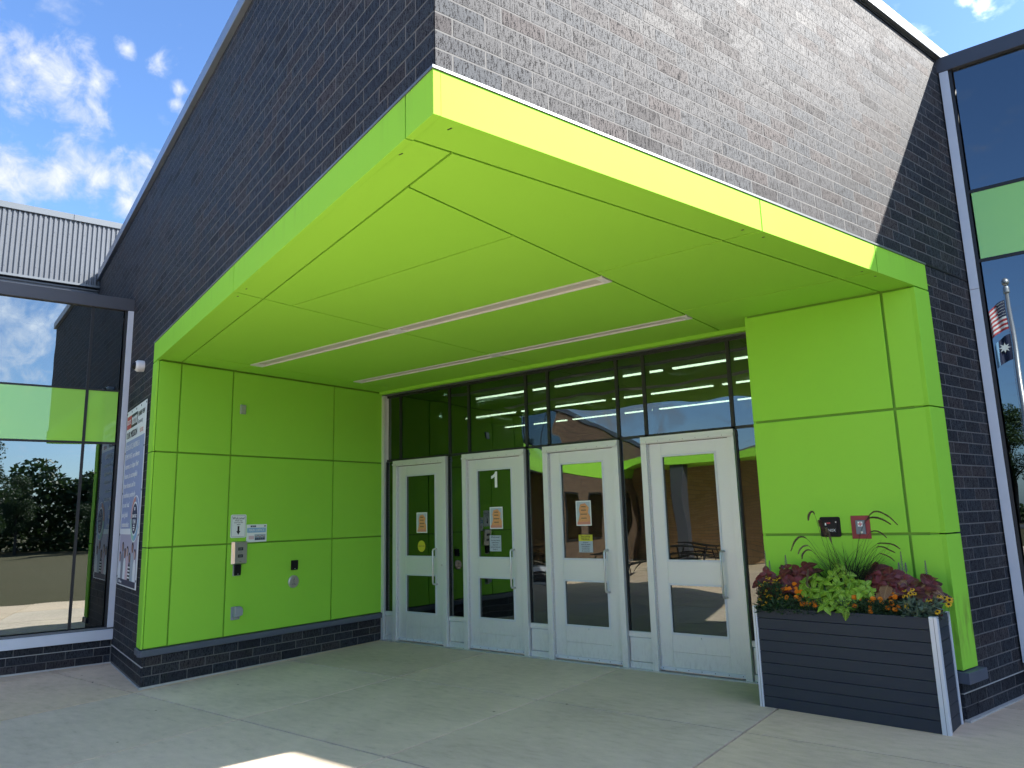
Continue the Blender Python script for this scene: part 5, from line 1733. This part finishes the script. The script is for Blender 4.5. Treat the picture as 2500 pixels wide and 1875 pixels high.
def tree_kind(k):
    random.seed(40 + k)
    H = 7.5
    blobs = []
    for i in range(22):
        z = random.uniform(2.3, 7.0)
        r_ = (1 - abs(z - 4.2) / 4.4) * 1.9
        a = random.uniform(0, 6.28)
        blobs.append((math.cos(a) * r_ * random.uniform(.3, 1), math.sin(a) * r_ * random.uniform(.3, 1), z, random.uniform(0.5, 1.0)))
    tm = MB().tube([(0, 0, -0.4), (0.03, 0, 1.0), (0.0, 0.05, 2.4), (0.05, 0, 4.2), (0, 0, 6.2)], [0.16, 0.13, 0.11, 0.07, 0.02], 10)
    for b_ in blobs[:12]:
        tm.tube([(0, 0, max(1.6, b_[2] - 1.3)), (b_[0] * .6, b_[1] * .6, b_[2] - .4), (b_[0], b_[1], b_[2])], [0.05, 0.03, 0.01], 6)
    return (tm.mesh('trunk', 'bark', True), leaf_cloud(14000, blobs, 0.065, 50 + k).mesh('crown', 'tree_leaf'))


TK = [tree_kind(0), tree_kind(1)]
TL = [  # x, y, scale, kind, label
    (15.5, -3.2, 0.74, 0, 'young street tree with airy crown mirrored in the left wing window'),
    (37, -1.0, 0.70, 1, 'broad tree at the far edge of the lawn'), (40, -6.5, 0.75, 0, 'broad tree at the far edge of the lawn'),
    (38, -12, 0.65, 1, 'broad tree at the far edge of the lawn'), (43, -18, 0.78, 0, 'broad tree at the far edge of the lawn'), (41, 4, 0.73, 0, 'broad tree at the far edge of the lawn'),
    (44, 10, 0.73, 1, 'broad tree at the far edge of the lawn'), (36, -25, 0.62, 0, 'broad tree at the far edge of the lawn'),
    (-14, -62, 1.3, 0, 'tree beyond the road'), (-5, -64, 1.4, 1, 'tree beyond the road'), (4, -60, 1.25, 0, 'tree beyond the road'), (13, -63, 1.35, 1, 'tree beyond the road'),
    (22, -61, 1.3, 0, 'tree beyond the road'), (-24, -64, 1.45, 1, 'tree beyond the road'), (31, -58, 1.4, 0, 'tree beyond the road'), (0, -60.5, 1.3, 1, 'tree beyond the road')]
ORD = ['first', 'second', 'third', 'fourth', 'fifth', 'sixth', 'seventh', 'eighth', 'ninth']
for ti, (x, y, s_, k, lab) in enumerate(TL):
    far = 'beyond' in lab
    if 'young' not in lab:
        lab += ', %s counting from the south' % ORD[(ti - 1) if not far else ti - 8]
    t = thing('shade_tree', Matrix.Translation((x, y, -0.15)) @ Matrix.Rotation(x * 1.7, 4, 'Z') @ Matrix.Scale(s_, 4), lab, 'tree', None if 'young' in lab else ('trees beyond the road' if far else 'trees along the lawn edge'))
    link('trunk', TK[k][0], t)
    link('crown', TK[k][1], t)
hedge = leaf_cloud(70000, [(47 + random.uniform(-4, 4), -34 + i * 0.9, random.uniform(0.2, 5.6) - 0.03 * abs(i - 40) , 2.2) for i in range(80)], 0.23, 90)
h = part('tree_belt', hedge, 'tree_leaf', None)
h['kind'] = 'stuff'
hedge = leaf_cloud(7000, [(-50 + i * 2.2, -68 + random.uniform(-1, 1), random.uniform(0.3, 3.2), 2.2) for i in range(48)], 0.26, 91)
h = part('tree_belt', hedge, 'tree_leaf', None)
h['kind'] = 'stuff'

# flagpole with its two flags
fpx, fpy = -0.87, -3.52
fp = thing('flagpole', Matrix.Translation((fpx, fpy, -0.12)), 'tall silver flagpole mirrored in the right wing glass', 'flagpole')
part('pole', MB().tube([(0, 0, 0), (0, 0, 3.0), (0, 0, 6.55)], [0.075, 0.066, 0.040], 16), 'galvanized', fp, smooth=True)
part('truck', MB().lathe([(0.06, 6.55), (0.065, 6.58), (0.065, 6.66), (0.05, 6.70), (0.02, 6.72)], 16, 'z'), 'galvanized', fp)
mb = MB()
mb.lathe([(0.005, 6.72), (0.05, 6.735), (0.075, 6.78), (0.078, 6.82), (0.06, 6.87), (0.02, 6.90)], 18, 'z')
part('finial_ball', mb, 'galvanized', fp, smooth=True)
part('halyard', MB().tube([(-0.06, 0.0, 6.6), (-0.085, 0.0, 3.0), (-0.08, 0, 1.2)], 0.004, 5), 'white_plastic', fp)


def flag(name, lab, z1, z0, w_, kind):
    """cloth hanging in folds from its hoist; fly side droops"""
    t = thing(name, Matrix.Translation((fpx - 0.06, fpy, -0.12)), lab, 'flag')
    nx_, nz_ = 20, 26

    def pos(u, v):
        x = -w_ * u * (1 - 0.25 * u)
        z = z1 + (z0 - z1) * v - (0.42 - 0.10 * v) * u ** 1.5 * (z1 - z0)
        y = 0.07 * math.sin(u * 9 + v * 1.2) * u
        return (x, y, z)
    groups = {}
    for i in range(nx_):
        for j in range(nz_):
            u, v = (i + .5) / nx_, (j + .5) / nz_
            if kind == 'us':
                if u < 0.4 and v < 7 / 13: c_ = 'navy_print'
                else: c_ = 'red_print' if int(v * 13) % 2 == 0 else 'white_print'
            else:
                c_ = 'navy_print' if u < 0.72 else 'sky_print'
            groups.setdefault(c_, []).append((i, j))
    for c_, cl in groups.items():
        mb = MB()
        for (i, j) in cl:
            b_ = len(mb.v)
            mb.v += [pos(i / nx_, j / nz_), pos((i + 1) / nx_, j / nz_), pos((i + 1) / nx_, (j + 1) / nz_), pos(i / nx_, (j + 1) / nz_)]
            mb.f.append((b_, b_ + 1, b_ + 2, b_ + 3))
        part({'navy_print': 'navy_field', 'red_print': 'red_stripes', 'white_print': 'white_stripes', 'sky_print': 'pale_field'}[c_], mb, c_, t)
    mb = MB()
    if kind == 'us':
        for a in range(6):
            for b_ in range(5):
                for sgn in (-1, 1):
                    p = pos(0.05 + a * 0.06, 0.06 + b_ * 0.10)
                    q = 0.011
                    k = len(mb.v)
                    mb.v += [(p[0] - q, p[1] + sgn * 0.006, p[2]), (p[0], p[1] + sgn * 0.006, p[2] - q), (p[0] + q, p[1] + sgn * 0.006, p[2]), (p[0], p[1] + sgn * 0.006, p[2] + q)]
                    mb.f.append((k, k + 1, k + 2, k + 3))
        part('stars', mb, 'white_print', t, stuff=True)
    else:
        c_ = pos(0.36, 0.45)
        for sgn in (-1, 1):
            P = [(c_[0] + (0.12 if k % 2 == 0 else 0.055) * math.sin(k * math.pi / 8), c_[1] + sgn * 0.03, c_[2] + (0.12 if k % 2 == 0 else 0.055) * math.cos(k * math.pi / 8)) for k in range(16)]
            k = len(mb.v)
            mb.v += P
            mb.f.append(tuple(range(k, k + 16)))
        part('star', mb, 'white_print', t)


flag('national_flag', 'red, white and blue flag drooping near the top of the flagpole', 6.40, 5.72, 0.48, 'us')
flag('state_flag', 'navy flag with one white eight pointed star below the striped flag', 5.60, 5.02, 0.42, 'mn')

# tan brick wing the doors mirror
tb = thing('shaded_tan_wing', FLW, 'tan brick wing with shade painted into its brick and a lime band, out past the left wing', 'building wing')
lay(tb, FLW, [(0.1 * i, 0.1 + 0.1 * i, -20.0, -8.05, -0.15 * (i % 2)) for i in range(46)], 'shaded_tan_brick', limit=0)
part('mortar_bed', MB().box(-20, -8.05, 0.006, 0.3, -0.2, 4.6), 'mortar', tb)
part('coping', MB().box(-20, -8.0, -0.05, 0.4, 4.605, 4.775), 'dark_coping', tb)
for k in range(10):
    part('spandrel_panel', MB().box(-20 + k * 1.195, -20 + (k + 1) * 1.195 - 0.015, -0.02, 0.01, 2.9, 3.6), 'lime_paint', tb)
for xx in (-18.2, -15.6, -12.0, -9.6):
    wn = part('window', MB().box(xx, xx + 1.3, -0.025, 0.02, 0.9, 2.3), 'dark_mullion', tb)
    part('pane', MB().box(xx + 0.06, xx + 1.24, -0.032, -0.026, 0.96, 2.24), 'east_glass', wn)
FTR = frame(-15.2, -12.2, 1, 0)
FTR = frame(-15.2, -12.2, -1, 0)   # faces +y
tr_ = thing('tan_brick_wing', FTR, 'sunlit tan brick return wall with dark column in front of it', 'building wing')
lay(tr_, FTR, [(-0.1 + 0.1 * i, 0.1 * i, -12.0, 0.5, -0.15 * (i % 2)) for i in range(40)], 'tan_brick', limit=0)
part('mortar_bed', MB().box(-12, 0.5, 0.006, 0.3, -0.2, 4.0), 'mortar', tr_)
part('canopy', MB().box(-9, 0.3, -2.6, -0.1, 3.35, 3.7), 'lime_paint', tr_)
cl = thing('canopy_column', Matrix.Translation((-11.6, -9.9, -0.12)), 'dark square column under the far green canopy', 'column')
part('shaft', MB().box(-0.22, 0.22, -0.22, 0.22, 0.0, 3.46), 'dark_coping', cl, bev=0.01)
part('base', MB().box(-0.27, 0.27, -0.27, 0.27, 0.0, 0.12), 'dark_coping', cl, bev=0.01)


def picnic(x, y, rz, lab):
    t = thing('picnic_table', Matrix.Translation((x, y, -0.14)) @ Matrix.Rotation(rz, 4, 'Z'), lab, 'table', 'black metal picnic tables')
    for k in range(6):
        part('slat', MB().box(-0.9, 0.9, -0.36 + k * 0.122, -0.26 + k * 0.122, 0.72, 0.745), 'black_metal', t)
    for s_ in (-1, 1):
        for k in range(2):
            part('seat_slat', MB().box(-0.9, 0.9, s_ * 0.72 - 0.11 + k * 0.115, s_ * 0.72 - 0.01 + k * 0.115, 0.43, 0.455), 'black_metal', t)
        part('leg', MB().tube([(s_ * 0.7, -0.72, 0.42), (s_ * 0.7, -0.45, 0.0), (s_ * 0.7, -0.2, 0.70)], 0.022, 8), 'black_metal', t)
        part('leg', MB().tube([(s_ * 0.7, 0.72, 0.42), (s_ * 0.7, 0.45, 0.0), (s_ * 0.7, 0.2, 0.70)], 0.022, 8), 'black_metal', t)
        part('cross_bar', MB().tube([(s_ * 0.7, -0.75, 0.42), (s_ * 0.7, 0.75, 0.42)], 0.02, 8), 'black_metal', t)


picnic(-10.3, -8.3, 0.5, 'black slatted picnic table by the dark column')
picnic(-10.9, -3.6, 1.3, 'black slatted picnic table by the tan wing')
picnic(-9.6, -6.0, 0.2, 'black slatted picnic table on the open paving')

flush_text()
